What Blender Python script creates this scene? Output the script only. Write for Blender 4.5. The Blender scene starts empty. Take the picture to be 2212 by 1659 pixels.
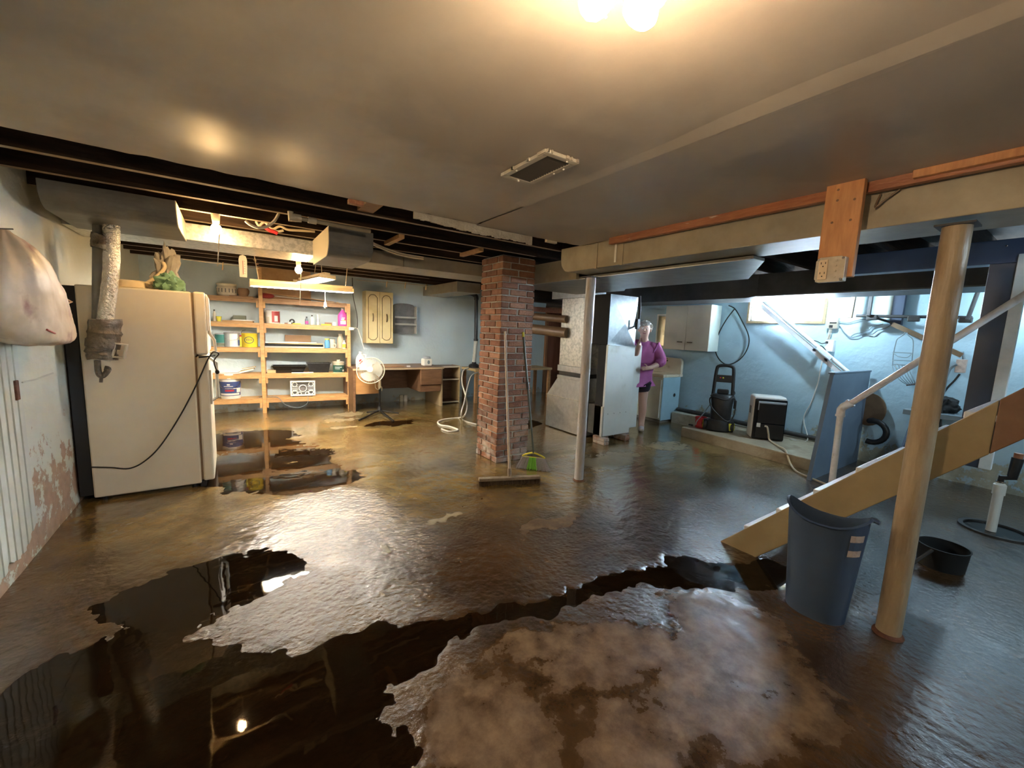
import bpy, bmesh, math, random
from mathutils import Vector, Matrix, noise
random.seed(7)
R = math.radians
scene = bpy.context.scene
COL = scene.collection

# ---------------------------------------------------------------- camera
YAW, PITCH, ROLL, FOC, EYE = R(34.65557), R(7.33431), R(2.26619), 882.336, 1.45
def cam_axes():
    f = Vector((math.sin(YAW)*math.cos(PITCH), math.cos(YAW)*math.cos(PITCH), -math.sin(PITCH)))
    r = Vector((math.cos(YAW), -math.sin(YAW), 0)); u = r.cross(f)
    return math.cos(ROLL)*r + math.sin(ROLL)*u, -math.sin(ROLL)*r + math.cos(ROLL)*u, f
CR, CU, CF = cam_axes()
cd = bpy.data.cameras.new('camera'); cam = bpy.data.objects.new('camera', cd); COL.objects.link(cam)
m = Matrix((CR, CU, -CF)).transposed().to_4x4(); m.translation = (0, 0, EYE); cam.matrix_world = m
cd.sensor_fit = 'HORIZONTAL'; cd.sensor_width = 36; cd.lens = FOC/2212*36; cd.clip_start = 0.02; cd.clip_end = 200
scene.camera = cam
# a measured point of the photograph turned into a place in the room, on a known plane
def ray(px, py): return (CF*FOC + CR*(px-1106) - CU*(py-829.5))
E0 = Vector((0, 0, EYE))
def az(px, py, z=0): d = ray(px, py); return E0 + d*((z-EYE)/d.z)
def ax(px, py, x): d = ray(px, py); return E0 + d*(x/d.x)
def ay(px, py, y): d = ray(px, py); return E0 + d*(y/d.y)
def ap(px, py, o, n): d = ray(px, py); return E0 + d*((Vector(o)-E0).dot(n)/d.dot(n))

# ---------------------------------------------------------------- light and exposure
scene.view_settings.view_transform = 'Standard'; scene.view_settings.look = 'None'
scene.view_settings.gamma = 1; scene.view_settings.use_curve_mapping = False
scene.view_settings.exposure = 4.6
W = bpy.data.worlds.new('World'); scene.world = W; W.use_nodes = True
bg = W.node_tree.nodes['Background']; bg.inputs[0].default_value = (0.72, 0.86, 1, 1); bg.inputs[1].default_value = 16.0
WARM, COOL, TUBE, DAY = (1, .705, .44), (.62, .84, 1), (1, .95, .86), (.7, .86, 1)
MAIN_BULB, BACK_BULB, LAUNDRY_BULB, TUBE_POWER, STAIR_LAMP = 49, 18, 50, 10, 3
try:
    scene.cycles.max_bounces = 8; scene.cycles.diffuse_bounces = 5; scene.cycles.transparent_max_bounces = 12
    scene.cycles.sample_clamp_indirect = 6; scene.cycles.use_denoising = True
    scene.cycles.blur_glossy = 0.5
except Exception: pass
def lamp(name, loc, power, color, kind='AREA', size=.2, rot=(0, 0, 0), size_y=None, portal=False):
    d = bpy.data.lights.new(name, kind); d.energy = power; d.color = color
    if kind == 'AREA':
        d.size = size
        if size_y: d.shape = 'RECTANGLE'; d.size_y = size_y
        if portal: d.cycles.is_portal = True
    else: d.shadow_soft_size = size
    o = bpy.data.objects.new(name, d); o.location = loc; o.rotation_euler = rot; COL.objects.link(o); return o
# daylight comes only through the small hopper window in the right wall
lamp('window_portal', (6.62, 2.72, 1.93), 1, (1, 1, 1), size=.9, size_y=.36, rot=(0, R(90), R(180)), portal=True)
# the lamp at the head of the stairs, above and behind the right edge of the picture
lamp('stairwell_lamp', (3.35, -1.5, 2.1), STAIR_LAMP, COOL, 'POINT', .08)

# the second cool bulb of the laundry side, behind the stair header
lamp('utility_lamp', (6.1, .42, 2.0), 1.3, COOL, 'POINT', .05)

# ---------------------------------------------------------------- materials
MATS = {}
def mat(name, c1, c2=None, rough=.6, metal=0., scale=6., bump=0., bscale=None, detail=5., lo=.38, hi=.64, stretch=(1, 1, 1), coat=0., rand=0., emit=None, power=0, spec=.5, alpha=None, dirt=None, bdist=.02, bdet=6):
    m = bpy.data.materials.new(name); m.use_nodes = True; nt = m.node_tree; N, L = nt.nodes, nt.links
    b = N['Principled BSDF']
    b.inputs['Roughness'].default_value = rough; b.inputs['Metallic'].default_value = metal
    b.inputs['Specular IOR Level'].default_value = spec; b.inputs['Coat Weight'].default_value = coat
    co = N.new('ShaderNodeNewGeometry').outputs['Position']
    mp = N.new('ShaderNodeMapping'); mp.inputs['Scale'].default_value = stretch; L.new(co, mp.inputs['Vector'])
    c = None
    if c2 is not None:
        n = N.new('ShaderNodeTexNoise'); n.inputs['Scale'].default_value = scale; n.inputs['Detail'].default_value = detail; n.inputs['Roughness'].default_value = .62
        L.new(mp.outputs[0], n.inputs['Vector'])
        r = N.new('ShaderNodeValToRGB'); r.color_ramp.elements[0].position = lo; r.color_ramp.elements[1].position = hi
        r.color_ramp.elements[0].color = (*c1, 1); r.color_ramp.elements[1].color = (*c2, 1)
        L.new(n.outputs['Fac'], r.inputs['Fac']); c = r.outputs['Color']
    else:
        rg = N.new('ShaderNodeRGB'); rg.outputs[0].default_value = (*c1, 1); c = rg.outputs[0]
    if dirt:                                                   # dirt = (colour, scale, low, high)
        n2 = N.new('ShaderNodeTexNoise'); n2.inputs['Scale'].default_value = dirt[1]; n2.inputs['Detail'].default_value = 8
        L.new(mp.outputs[0], n2.inputs['Vector'])
        mr = N.new('ShaderNodeMapRange'); mr.inputs[1].default_value = dirt[2]; mr.inputs[2].default_value = dirt[3]; L.new(n2.outputs['Fac'], mr.inputs[0])
        mx = N.new('ShaderNodeMixRGB'); L.new(mr.outputs[0], mx.inputs[0]); L.new(c, mx.inputs[1]); mx.inputs[2].default_value = (*dirt[0], 1); c = mx.outputs[0]
    if rand:
        oi = N.new('ShaderNodeObjectInfo'); hs = N.new('ShaderNodeHueSaturation')
        mr = N.new('ShaderNodeMapRange'); mr.inputs[3].default_value = 1-rand; mr.inputs[4].default_value = 1+rand; L.new(oi.outputs['Random'], mr.inputs[0])
        L.new(mr.outputs[0], hs.inputs['Value']); L.new(c, hs.inputs['Color']); c = hs.outputs[0]
    L.new(c, b.inputs['Base Color'])
    if emit: b.inputs['Emission Color'].default_value = (*emit, 1); b.inputs['Emission Strength'].default_value = power
    if alpha is not None: b.inputs['Alpha'].default_value = alpha
    if bump:
        n3 = N.new('ShaderNodeTexNoise'); n3.inputs['Scale'].default_value = bscale or scale*4; n3.inputs['Detail'].default_value = bdet; L.new(mp.outputs[0], n3.inputs['Vector'])
        bp = N.new('ShaderNodeBump'); bp.inputs['Strength'].default_value = bump; bp.inputs['Distance'].default_value = bdist
        L.new(n3.outputs['Fac'], bp.inputs['Height']); L.new(bp.outputs[0], b.inputs['Normal'])
    MATS[name] = m; return m

M = mat
M('ceiling_paint', (.45, .40, .33), (.54, .48, .40), .44, scale=1.4, bump=.9, bscale=1.5, bdist=.06, bdet=.6, dirt=((.385, .34, .285), .8, .50, .57))
M('ceiling_paint_shaded', (.40, .355, .30), (.47, .42, .355), .4, scale=1.2, bump=.8, bscale=1.2, bdist=.05, bdet=.6, dirt=((.35, .31, .265), .9, .50, .56))  # darker copy of the ceiling paint: weaker light past the seam put into colour
M('raw_gypsum', (.62, .57, .47), (.50, .45, .36), .9, scale=14, bump=.5)
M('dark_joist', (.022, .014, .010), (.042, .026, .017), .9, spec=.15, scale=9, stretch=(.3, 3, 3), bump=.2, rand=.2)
M('joist_bottom', (.26, .20, .14), (.36, .29, .21), .8, scale=9, stretch=(.6, 3, 3))  # paler undersides: old paint plus floor bounce light put into the colour
M('subfloor', (.05, .03, .02), (.09, .055, .035), .85, scale=8, stretch=(.4, 2, 2))
M('red_trim', (.30, .10, .045), (.42, .17, .075), .42, scale=10, stretch=(4, .5, 4), bump=.2, dirt=((.6, .5, .4), 16, .66, .72))
M('orange_board', (.50, .22, .085), (.62, .30, .12), .5, scale=7, stretch=(6, 6, .8), bump=.1)
M('pine', (.52, .28, .105), (.63, .37, .16), .55, scale=8, stretch=(1, 5, 5), bump=.12, rand=.12, dirt=((.40, .22, .09), 11, .62, .75))
M('pine_dark', (.33, .18, .085), (.43, .25, .12), .6, scale=8, stretch=(1, 5, 5), rand=.1)
M('plywood', (.42, .24, .10), (.55, .33, .15), .6, scale=5)
M('duct_tan', (.31, .27, .20), (.38, .335, .25), .5, metal=.2, scale=5, bump=.05, dirt=((.24, .22, .17), 3, .58, .8))
M('duct_grey', (.13, .13, .12), (.18, .18, .165), .5, metal=.15, scale=5, bump=.05)
M('duct_dark', (.05, .048, .045), (.075, .07, .065), .55, metal=.1, scale=4)
M('galvanised', (.42, .43, .42), (.60, .60, .57), .36, metal=.75, scale=26, detail=3, lo=.42, hi=.56)
M('galvanised_fine', (.46, .49, .52), (.56, .59, .61), .30, metal=.8, scale=18, detail=3)
M('furnace_white', (.62, .64, .62), (.68, .69, .66), .4, scale=3, dirt=((.5, .48, .42), 5, .62, .8))
M('gap_shade', (.015, .015, .016), rough=.8)  # black that stands for shade in gaps and on turned-away sides
M('mortar', (.40, .37, .32), (.52, .49, .43), .95, scale=30, bump=.6)
M('wall_left_paint', (.60, .62, .55), (.66, .67, .60), .6, scale=2.5, bump=.25, bscale=9)
M('panel_paint', (.56, .59, .54), (.62, .64, .58), .55, scale=3)
M('fridge_cream', (.78, .70, .56), (.81, .74, .60), .38, scale=2, bump=.04, bscale=300)
M('fridge_white', (.76, .72, .64), rough=.35)
M('gasket', (.22, .15, .09), rough=.6)
M('black_plastic', (.012, .012, .013), (.02, .02, .021), .4, scale=20)
M('black_matte', (.01, .01, .01), rough=.8)
M('black_gloss', (.006, .006, .007), rough=.18)
M('chrome', (.7, .7, .7), rough=.18, metal=1)
M('foil', (.80, .78, .74), (.66, .64, .60), .2, metal=.95, scale=30, bump=1., bscale=60)
M('duct_tape', (.17, .14, .105), (.24, .20, .155), .35, metal=.5, scale=20, bump=.8, bscale=40)
M('plastic_bag', (.62, .48, .33), (.72, .58, .43), .42, scale=4, bump=.25, bscale=9, bdet=2, dirt=((.36, .17, .14), 4.2, .60, .70))
M('bag_red', (.45, .10, .08), rough=.5)
M('bag_print', (.20, .16, .24), rough=.5)
M('cloth_cream', (.70, .58, .38), (.78, .66, .46), .9, scale=9)
M('cloth_green', (.14, .27, .17), (.20, .36, .24), .9, scale=9)
M('cloth_grey', (.33, .30, .27), (.42, .39, .34), .9, scale=9)
M('desk_brown', (.16, .085, .045), (.22, .12, .065), .45, scale=7, stretch=(.7, 4, 4))
M('desk_orange', (.42, .22, .085), (.50, .28, .115), .45, scale=6, stretch=(.6, 3, 3))
M('desk_edge', (.46, .36, .22), rough=.5)
M('cab_yellow', (.66, .52, .25), (.74, .60, .32), .5, scale=2.5, dirt=((.5, .36, .14), 3, .6, .8))
M('bronze', (.10, .06, .03), rough=.4, metal=.8)
M('rack_grey', (.16, .16, .15), (.22, .21, .20), .6, scale=9)
M('rack_rail', (.44, .42, .36), rough=.5)
M('white_plastic', (.78, .78, .75), rough=.4)
M('clear_plastic', (.55, .55, .50), rough=.25)
M('cream_plastic', (.60, .55, .43), rough=.42)
M('fan_mesh', (.50, .47, .38), rough=.4)
M('post_grey', (.44, .42, .42), (.56, .54, .53), .4, scale=9, stretch=(3, 3, .6), bump=.25, bscale=25, dirt=((.36, .26, .16), 4, .6, .72))
M('pole_tan', (.35, .26, .165), (.44, .34, .22), .38, scale=7, stretch=(3, 3, .5), bump=.2, bscale=30, dirt=((.30, .20, .12), 3, .58, .75))
M('rust', (.09, .035, .018), (.15, .06, .03), .8, scale=30)
M('rail_white', (.62, .62, .66), (.72, .72, .75), .4, scale=20, dirt=((.40, .33, .30), 9, .6, .7))
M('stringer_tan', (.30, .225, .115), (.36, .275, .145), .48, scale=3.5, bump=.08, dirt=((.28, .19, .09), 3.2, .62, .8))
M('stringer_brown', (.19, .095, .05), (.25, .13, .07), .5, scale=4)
M('tread_white', (.74, .74, .76), (.66, .66, .68), .5, scale=9)
M('bin_blue', (.044, .072, .128), (.052, .084, .145), .42, scale=3, bump=.05, bscale=150)
M('label_tan', (.55, .42, .34), (.40, .30, .26), .6, scale=30)
M('blue_paint', (.045, .075, .16), (.06, .095, .19), .4, scale=3)
M('navy_paint', (.045, .062, .10), (.055, .075, .12), .45, scale=3)
M('slate_panel', (.15, .20, .27), (.18, .235, .31), .5, scale=2.5)
M('strip_white', (.80, .86, .90), (.7, .78, .82), .5, scale=14)
M('washer_black', (.012, .012, .012), (.022, .021, .02), .45, scale=15)
M('yellow', (.70, .62, .06), rough=.45)
M('lime', (.30, .75, .12), rough=.5)
M('bristle_grey', (.42, .42, .48), (.52, .52, .58), .6, scale=80)
M('bristle_brown', (.10, .06, .03), (.05, .03, .02), .8, scale=90)
M('brush_block', (.30, .24, .18), (.22, .17, .12), .7, scale=20)
M('handle_wood', (.55, .44, .34), (.62, .51, .40), .5, scale=12, stretch=(4, 4, .5))
M('handle_green', (.07, .09, .075), rough=.4)
M('red_plastic', (.55, .03, .035), rough=.4)
M('enamel_cream', (.68, .58, .43), (.74, .65, .50), .3, scale=4, dirt=((.45, .33, .2), 6, .65, .8))
M('sink_front', (.60, .62, .54), (.66, .68, .60), .5, scale=4, dirt=((.42, .36, .22), 6, .6, .8))
M('sink_side', (.30, .47, .56), (.34, .51, .60), .5, scale=4)
M('wallcab', (.62, .55, .43), (.67, .60, .47), .5, scale=3)
M('wallcab_side', (.62, .69, .62), (.68, .74, .68), .5, scale=5)
M('mirror', (.85, .85, .83), rough=.04, metal=1)
M('dehum_white', (.66, .63, .58), (.70, .67, .62), .4, scale=3)
M('dehum_dark', (.025, .022, .02), rough=.3)
M('hose_white', (.76, .74, .68), rough=.4)
M('hose_cream', (.66, .56, .40), rough=.45)
M('cord_black', (.015, .014, .013), rough=.5)
M('wire_grey', (.20, .25, .28), rough=.5)
M('steel_box', (.48, .42, .33), (.58, .51, .41), .35, metal=.6, scale=20)
M('outlet_ivory', (.66, .52, .34), rough=.45)
M('skin', (.62, .38, .30), (.66, .42, .33), .5, scale=9)
M('hair', (.74, .68, .66), (.86, .80, .78), .8, scale=60, bump=.8, bscale=90)
M('magenta', (.36, .09, .26), (.44, .13, .33), .8, scale=6)
M('shorts', (.03, .025, .04), rough=.8)
M('shoe', (.42, .38, .42), (.52, .47, .50), .7, scale=20)
M('lip', (.36, .10, .11), rough=.5); M('eye_white', (.7, .68, .66), rough=.3); M('eye_dark', (.03, .02, .02), rough=.2)
M('concrete_pad', (.34, .28, .19), (.42, .35, .24), .7, scale=5, bump=.5, dirt=((.18, .12, .07), 3, .55, .75))
M('concrete_curb', (.34, .34, .28), (.44, .44, .36), .8, scale=5, bump=.6)
M('door_brown', (.20, .075, .045), (.25, .10, .06), .35, scale=3, stretch=(4, 4, .5))
M('door_frame', (.36, .18, .09), rough=.5)
M('pipe_brown', (.15, .095, .055), (.20, .13, .075), .45, scale=6)
M('iron', (.03, .03, .03), (.045, .043, .04), .6, scale=20)
M('chain', (.55, .45, .32), rough=.4, metal=.6)
M('fixture_white', (.80, .70, .52), rough=.4)
M('fixture_metal', (.55, .55, .52), rough=.35, metal=.4)
M('ceramic', (.62, .56, .45), (.7, .64, .52), .5, scale=20)
M('paper_white', (.80, .78, .72), rough=.7); M('navy_label', (.05, .08, .22), rough=.5); M('red_label', (.55, .03, .04), rough=.5)
M('green_label', (.02, .08, .06), rough=.5); M('teal', (.04, .22, .20), rough=.5); M('pink', (.70, .10, .42), rough=.3); M('can_silver', (.55, .56, .6), rough=.35, metal=.6)
M('yellow_pail', (.80, .60, .04), rough=.4); M('grey_green', (.16, .17, .12), rough=.8); M('sky_foam', (.55, .68, .66), rough=.6); M('brown_card', (.30, .18, .10), rough=.8)
M('wood_tan', (.58, .42, .22), rough=.6); M('light_blue', (.12, .35, .6), rough=.4); M('glass_jar', (.45, .40, .30), rough=.15); M('dark_red', (.42, .06, .05), rough=.5)
M('vent_frame', (.50, .46, .38), (.56, .52, .44), .5, scale=20); M('vent_dark', (.10, .085, .065), rough=.6)
M('bulb_off', (.9, .84, .6), rough=.3, emit=(1, .88, .5), power=1.1)
M('bulb_main', (1, 1, 1), emit=WARM, power=MAIN_BULB, rough=.3)
M('bulb_back', (1, 1, 1), emit=(1, .62, .26), power=BACK_BULB, rough=.3)
M('bulb_cool', (1, 1, 1), emit=COOL, power=LAUNDRY_BULB, rough=.3)
M('tube', (1, 1, 1), emit=TUBE, power=TUBE_POWER, rough=.3)
M('window_wood', (.40, .30, .16), (.30, .22, .12), .7, scale=12)
M('sash', (.66, .70, .70), rough=.5)

def nodes(m): return m.node_tree.nodes, m.node_tree.links
def set_glass():
    m = bpy.data.materials.new('pane_glass'); m.use_nodes = True; N, L = nodes(m); N.clear()
    o = N.new('ShaderNodeOutputMaterial'); mx = N.new('ShaderNodeMixShader'); t = N.new('ShaderNodeBsdfTransparent'); g = N.new('ShaderNodeBsdfGlossy'); g.inputs['Roughness'].default_value = .05
    mx.inputs[0].default_value = .08; t.inputs[0].default_value = (.95, .98, 1, 1); L.new(t.outputs[0], mx.inputs[1]); L.new(g.outputs[0], mx.inputs[2]); L.new(mx.outputs[0], o.inputs[0]); MATS['pane_glass'] = m
set_glass()

def brick_mat():
    m = bpy.data.materials.new('brick'); m.use_nodes = True; N, L = nodes(m); b = N['Principled BSDF']; b.inputs['Roughness'].default_value = .85
    g = N.new('ShaderNodeNewGeometry'); oi = N.new('ShaderNodeObjectInfo')
    r = N.new('ShaderNodeValToRGB'); r.color_ramp.elements[0].color = (.17, .075, .042, 1); r.color_ramp.elements[1].color = (.36, .18, .10, 1)
    e = r.color_ramp.elements.new(.5); e.color = (.27, .115, .06, 1); L.new(oi.outputs['Random'], r.inputs[0])
    n = N.new('ShaderNodeTexNoise'); n.inputs['Scale'].default_value = 18; n.inputs['Detail'].default_value = 6; L.new(g.outputs['Position'], n.inputs[0])
    mx = N.new('ShaderNodeMixRGB'); mx.blend_type = 'OVERLAY'; mx.inputs[0].default_value = .5; L.new(r.outputs[0], mx.inputs[1]); L.new(n.outputs['Fac'], mx.inputs[2])
    # white salts left by the water, only low on the pier
    s = N.new('ShaderNodeSeparateXYZ'); L.new(g.outputs['Position'], s.inputs[0])
    mr = N.new('ShaderNodeMapRange'); mr.inputs[1].default_value = .62; mr.inputs[2].default_value = .05; L.new(s.outputs[2], mr.inputs[0])
    n2 = N.new('ShaderNodeTexNoise'); n2.inputs['Scale'].default_value = 7; n2.inputs['Detail'].default_value = 7; L.new(g.outputs['Position'], n2.inputs[0])
    r2 = N.new('ShaderNodeValToRGB'); r2.color_ramp.elements[0].position = .42; r2.color_ramp.elements[1].position = .62; L.new(n2.outputs['Fac'], r2.inputs[0])
    mu = N.new('ShaderNodeMath'); mu.operation = 'MULTIPLY'; L.new(mr.outputs[0], mu.inputs[0]); L.new(r2.outputs[0], mu.inputs[1])
    mu2 = N.new('ShaderNodeMath'); mu2.operation = 'MULTIPLY'; mu2.inputs[1].default_value = .8; L.new(mu.outputs[0], mu2.inputs[0])
    m2 = N.new('ShaderNodeMixRGB'); m2.inputs[2].default_value = (.50, .46, .42, 1); L.new(mu2.outputs[0], m2.inputs[0]); L.new(mx.outputs[0], m2.inputs[1]); L.new(m2.outputs[0], b.inputs['Base Color'])
    bp = N.new('ShaderNodeBump'); bp.inputs['Strength'].default_value = .5; bp.inputs['Distance'].default_value = .01
    n3 = N.new('ShaderNodeTexNoise'); n3.inputs['Scale'].default_value = 70; L.new(g.outputs['Position'], n3.inputs[0]); L.new(n3.outputs['Fac'], bp.inputs['Height']); L.new(bp.outputs[0], b.inputs['Normal'])
    MATS['brick'] = m
brick_mat()

def wall_mat(name, c1, c2, bare, low, high, sc=5., thr=.5):
    """painted masonry whose paint has flaked off near the floor"""
    m = bpy.data.materials.new(name); m.use_nodes = True; N, L = nodes(m); b = N['Principled BSDF']; b.inputs['Roughness'].default_value = .55
    g = N.new('ShaderNodeNewGeometry'); s = N.new('ShaderNodeSeparateXYZ'); L.new(g.outputs['Position'], s.inputs[0])
    n = N.new('ShaderNodeTexNoise'); n.inputs['Scale'].default_value = 1.3; n.inputs['Detail'].default_value = 5; L.new(g.outputs['Position'], n.inputs[0])
    mx = N.new('ShaderNodeMixRGB'); mx.inputs[1].default_value = (*c1, 1); mx.inputs[2].default_value = (*c2, 1); L.new(n.outputs['Fac'], mx.inputs[0])
    n2 = N.new('ShaderNodeTexNoise'); n2.inputs['Scale'].default_value = sc; n2.inputs['Detail'].default_value = 9; n2.inputs['Roughness'].default_value = .7; L.new(g.outputs['Position'], n2.inputs[0])
    hr = N.new('ShaderNodeMapRange'); hr.inputs[1].default_value = low; hr.inputs[2].default_value = high; hr.inputs[3].default_value = .13; hr.inputs[4].default_value = -.16; L.new(s.outputs[2], hr.inputs[0])
    ad = N.new('ShaderNodeMath'); L.new(n2.outputs['Fac'], ad.inputs[0]); L.new(hr.outputs[0], ad.inputs[1])
    r = N.new('ShaderNodeMapRange'); r.inputs[1].default_value = thr+.06; r.inputs[2].default_value = thr+.10; L.new(ad.outputs[0], r.inputs[0])
    n4 = N.new('ShaderNodeTexNoise'); n4.inputs['Scale'].default_value = 16; n4.inputs['Detail'].default_value = 6; L.new(g.outputs['Position'], n4.inputs[0])
    mb_ = N.new('ShaderNodeMixRGB'); mb_.inputs[1].default_value = (*bare, 1); mb_.inputs[2].default_value = tuple(x*2.1 for x in bare)+(1,); L.new(n4.outputs['Fac'], mb_.inputs[0])
    m2 = N.new('ShaderNodeMixRGB'); L.new(r.outputs[0], m2.inputs[0]); L.new(mx.outputs[0], m2.inputs[1]); L.new(mb_.outputs[0], m2.inputs[2])
    L.new(m2.outputs[0], b.inputs['Base Color'])
    n3 = N.new('ShaderNodeTexNoise'); n3.inputs['Scale'].default_value = 11; n3.inputs['Detail'].default_value = 6; L.new(g.outputs['Position'], n3.inputs[0])
    su = N.new('ShaderNodeMath'); su.operation = 'MULTIPLY_ADD'; su.inputs[1].default_value = -.6; L.new(r.outputs[0], su.inputs[0]); L.new(n3.outputs['Fac'], su.inputs[2])
    bp = N.new('ShaderNodeBump'); bp.inputs['Strength'].default_value = .45; bp.inputs['Distance'].default_value = .02; L.new(su.outputs[0], bp.inputs['Height']); L.new(bp.outputs[0], b.inputs['Normal'])
    MATS[name] = m
wall_mat('wall_blue', (.36, .53, .63), (.46, .62, .70), (.24, .24, .19), .15, .62, 6., .52)
wall_mat('wall_far_blue', (.50, .61, .66), (.60, .69, .71), (.30, .30, .26), .05, .35, 5., .56)
wall_mat('wall_left_mat', (.58, .61, .53), (.65, .67, .59), (.26, .17, .11), .30, .95, 7., .50)

def floor_mat():
    m = bpy.data.materials.new('wet_concrete'); m.use_nodes = True; N, L = nodes(m); b = N['Principled BSDF']
    g = N.new('ShaderNodeNewGeometry').outputs['Position']
    def noi(s, d=6, rr=.6):
        n = N.new('ShaderNodeTexNoise'); n.inputs['Scale'].default_value = s; n.inputs['Detail'].default_value = d; n.inputs['Roughness'].default_value = rr; L.new(g, n.inputs[0]); return n.outputs['Fac']
    def att(a): n = N.new('ShaderNodeAttribute'); n.attribute_name = a; return n.outputs['Fac']
    def mr(x, a, b_, c=0, d=1):
        n = N.new('ShaderNodeMapRange'); n.inputs[1].default_value = a; n.inputs[2].default_value = b_; n.inputs[3].default_value = c; n.inputs[4].default_value = d; L.new(x, n.inputs[0]); return n.outputs[0]
    def op(o, x, y):
        n = N.new('ShaderNodeMath'); n.operation = o
        for i, q in enumerate((x, y)):
            if isinstance(q, (int, float)): n.inputs[i].default_value = q
            else: L.new(q, n.inputs[i])
        return n.outputs[0]
    def mix(f, a, c):
        n = N.new('ShaderNodeMixRGB')
        L.new(f, n.inputs[0])
        for i, q in ((1, a), (2, c)):
            if isinstance(q, tuple): n.inputs[i].default_value = (*q, 1)
            else: L.new(q, n.inputs[i])
        return n.outputs[0]
    dry, pale, back = att('dry'), att('pale'), att('back')
    n1, n2, n3 = noi(2.2, 7, .65), noi(9, 8, .7), noi(1.1, 4)
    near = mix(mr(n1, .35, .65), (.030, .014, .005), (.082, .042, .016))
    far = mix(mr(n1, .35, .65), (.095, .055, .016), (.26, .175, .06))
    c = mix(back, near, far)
    c = mix(mr(n2, .5, .75, 0, .5), c, (.040, .023, .011))
    dd = op('ADD', dry, op('ADD', mr(n2, .3, .7, -.42, .42), mr(n1, .3, .7, -.3, .3))); dm = mr(dd, .25, 1.0)
    c = mix(dm, c, mix(mr(n2, .35, .65), (.080, .045, .021), (.185, .120, .066)))
    pp = op('ADD', pale, mr(n2, .3, .7, -.4, .4)); pm = mr(pp, .3, 1.1)
    c = mix(op('MULTIPLY', pm, .75), c, (.33, .28, .18))
    L.new(c, b.inputs['Base Color'])
    wetr = mr(n3, .35, .65, .10, .22)
    ro = op('ADD', wetr, op('MULTIPLY', dm, .34)); ro = op('ADD', ro, op('MULTIPLY', pm, .3))
    L.new(ro, b.inputs['Roughness']); b.inputs['Specular IOR Level'].default_value = .35
    cw = op('SUBTRACT', 1., op('MULTIPLY', dm, .8)); L.new(op('MULTIPLY', cw, op('SUBTRACT', 1., op('MULTIPLY', pm, .9))), b.inputs['Coat Weight']); b.inputs['Coat Roughness'].default_value = .045; b.inputs['Coat IOR'].default_value = 1.4
    # trowel marks and grit under a film of water
    v = N.new('ShaderNodeTexVoronoi'); v.inputs['Scale'].default_value = 40; v.feature = 'SMOOTH_F1'; L.new(g, v.inputs['Vector'])
    h = op('ADD', op('MULTIPLY', noi(24, 6, .70), 1.), op('MULTIPLY', v.outputs['Distance'], .5))
    h = op('MULTIPLY', h, att('grit'))
    bp = N.new('ShaderNodeBump'); bp.inputs['Strength'].default_value = 1.; bp.inputs['Distance'].default_value = .0075; L.new(h, bp.inputs['Height']); L.new(bp.outputs[0], b.inputs['Normal']); L.new(bp.outputs[0], b.inputs['Coat Normal'])
    MATS['wet_concrete'] = m
    m = bpy.data.materials.new('muddy_water'); m.use_nodes = True; N, L = nodes(m); N.clear()
    o = N.new('ShaderNodeOutputMaterial'); fr = N.new('ShaderNodeFresnel'); fr.inputs[0].default_value = 1.36
    t = N.new('ShaderNodeBsdfTransparent'); t.inputs[0].default_value = (.40, .28, .17, 1)
    di = N.new('ShaderNodeBsdfDiffuse'); di.inputs[0].default_value = (.030, .018, .008, 1)
    mi = N.new('ShaderNodeMixShader'); mi.inputs[0].default_value = .25; L.new(t.outputs[0], mi.inputs[1]); L.new(di.outputs[0], mi.inputs[2])
    gl = N.new('ShaderNodeBsdfGlossy'); gl.inputs['Roughness'].default_value = .03
    gp = N.new('ShaderNodeNewGeometry'); nn = N.new('ShaderNodeTexNoise'); nn.inputs['Scale'].default_value = 5; nn.inputs['Detail'].default_value = 2; L.new(gp.outputs['Position'], nn.inputs[0])
    bp = N.new('ShaderNodeBump'); bp.inputs['Strength'].default_value = .06; bp.inputs['Distance'].default_value = .02; L.new(nn.outputs['Fac'], bp.inputs['Height'])
    L.new(bp.outputs[0], gl.inputs['Normal']); L.new(bp.outputs[0], fr.inputs['Normal'])
    mx = N.new('ShaderNodeMixShader'); L.new(fr.outputs[0], mx.inputs[0]); L.new(mi.outputs[0], mx.inputs[1]); L.new(gl.outputs[0], mx.inputs[2]); L.new(mx.outputs[0], o.inputs[0])
    MATS['muddy_water'] = m
floor_mat()

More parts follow.
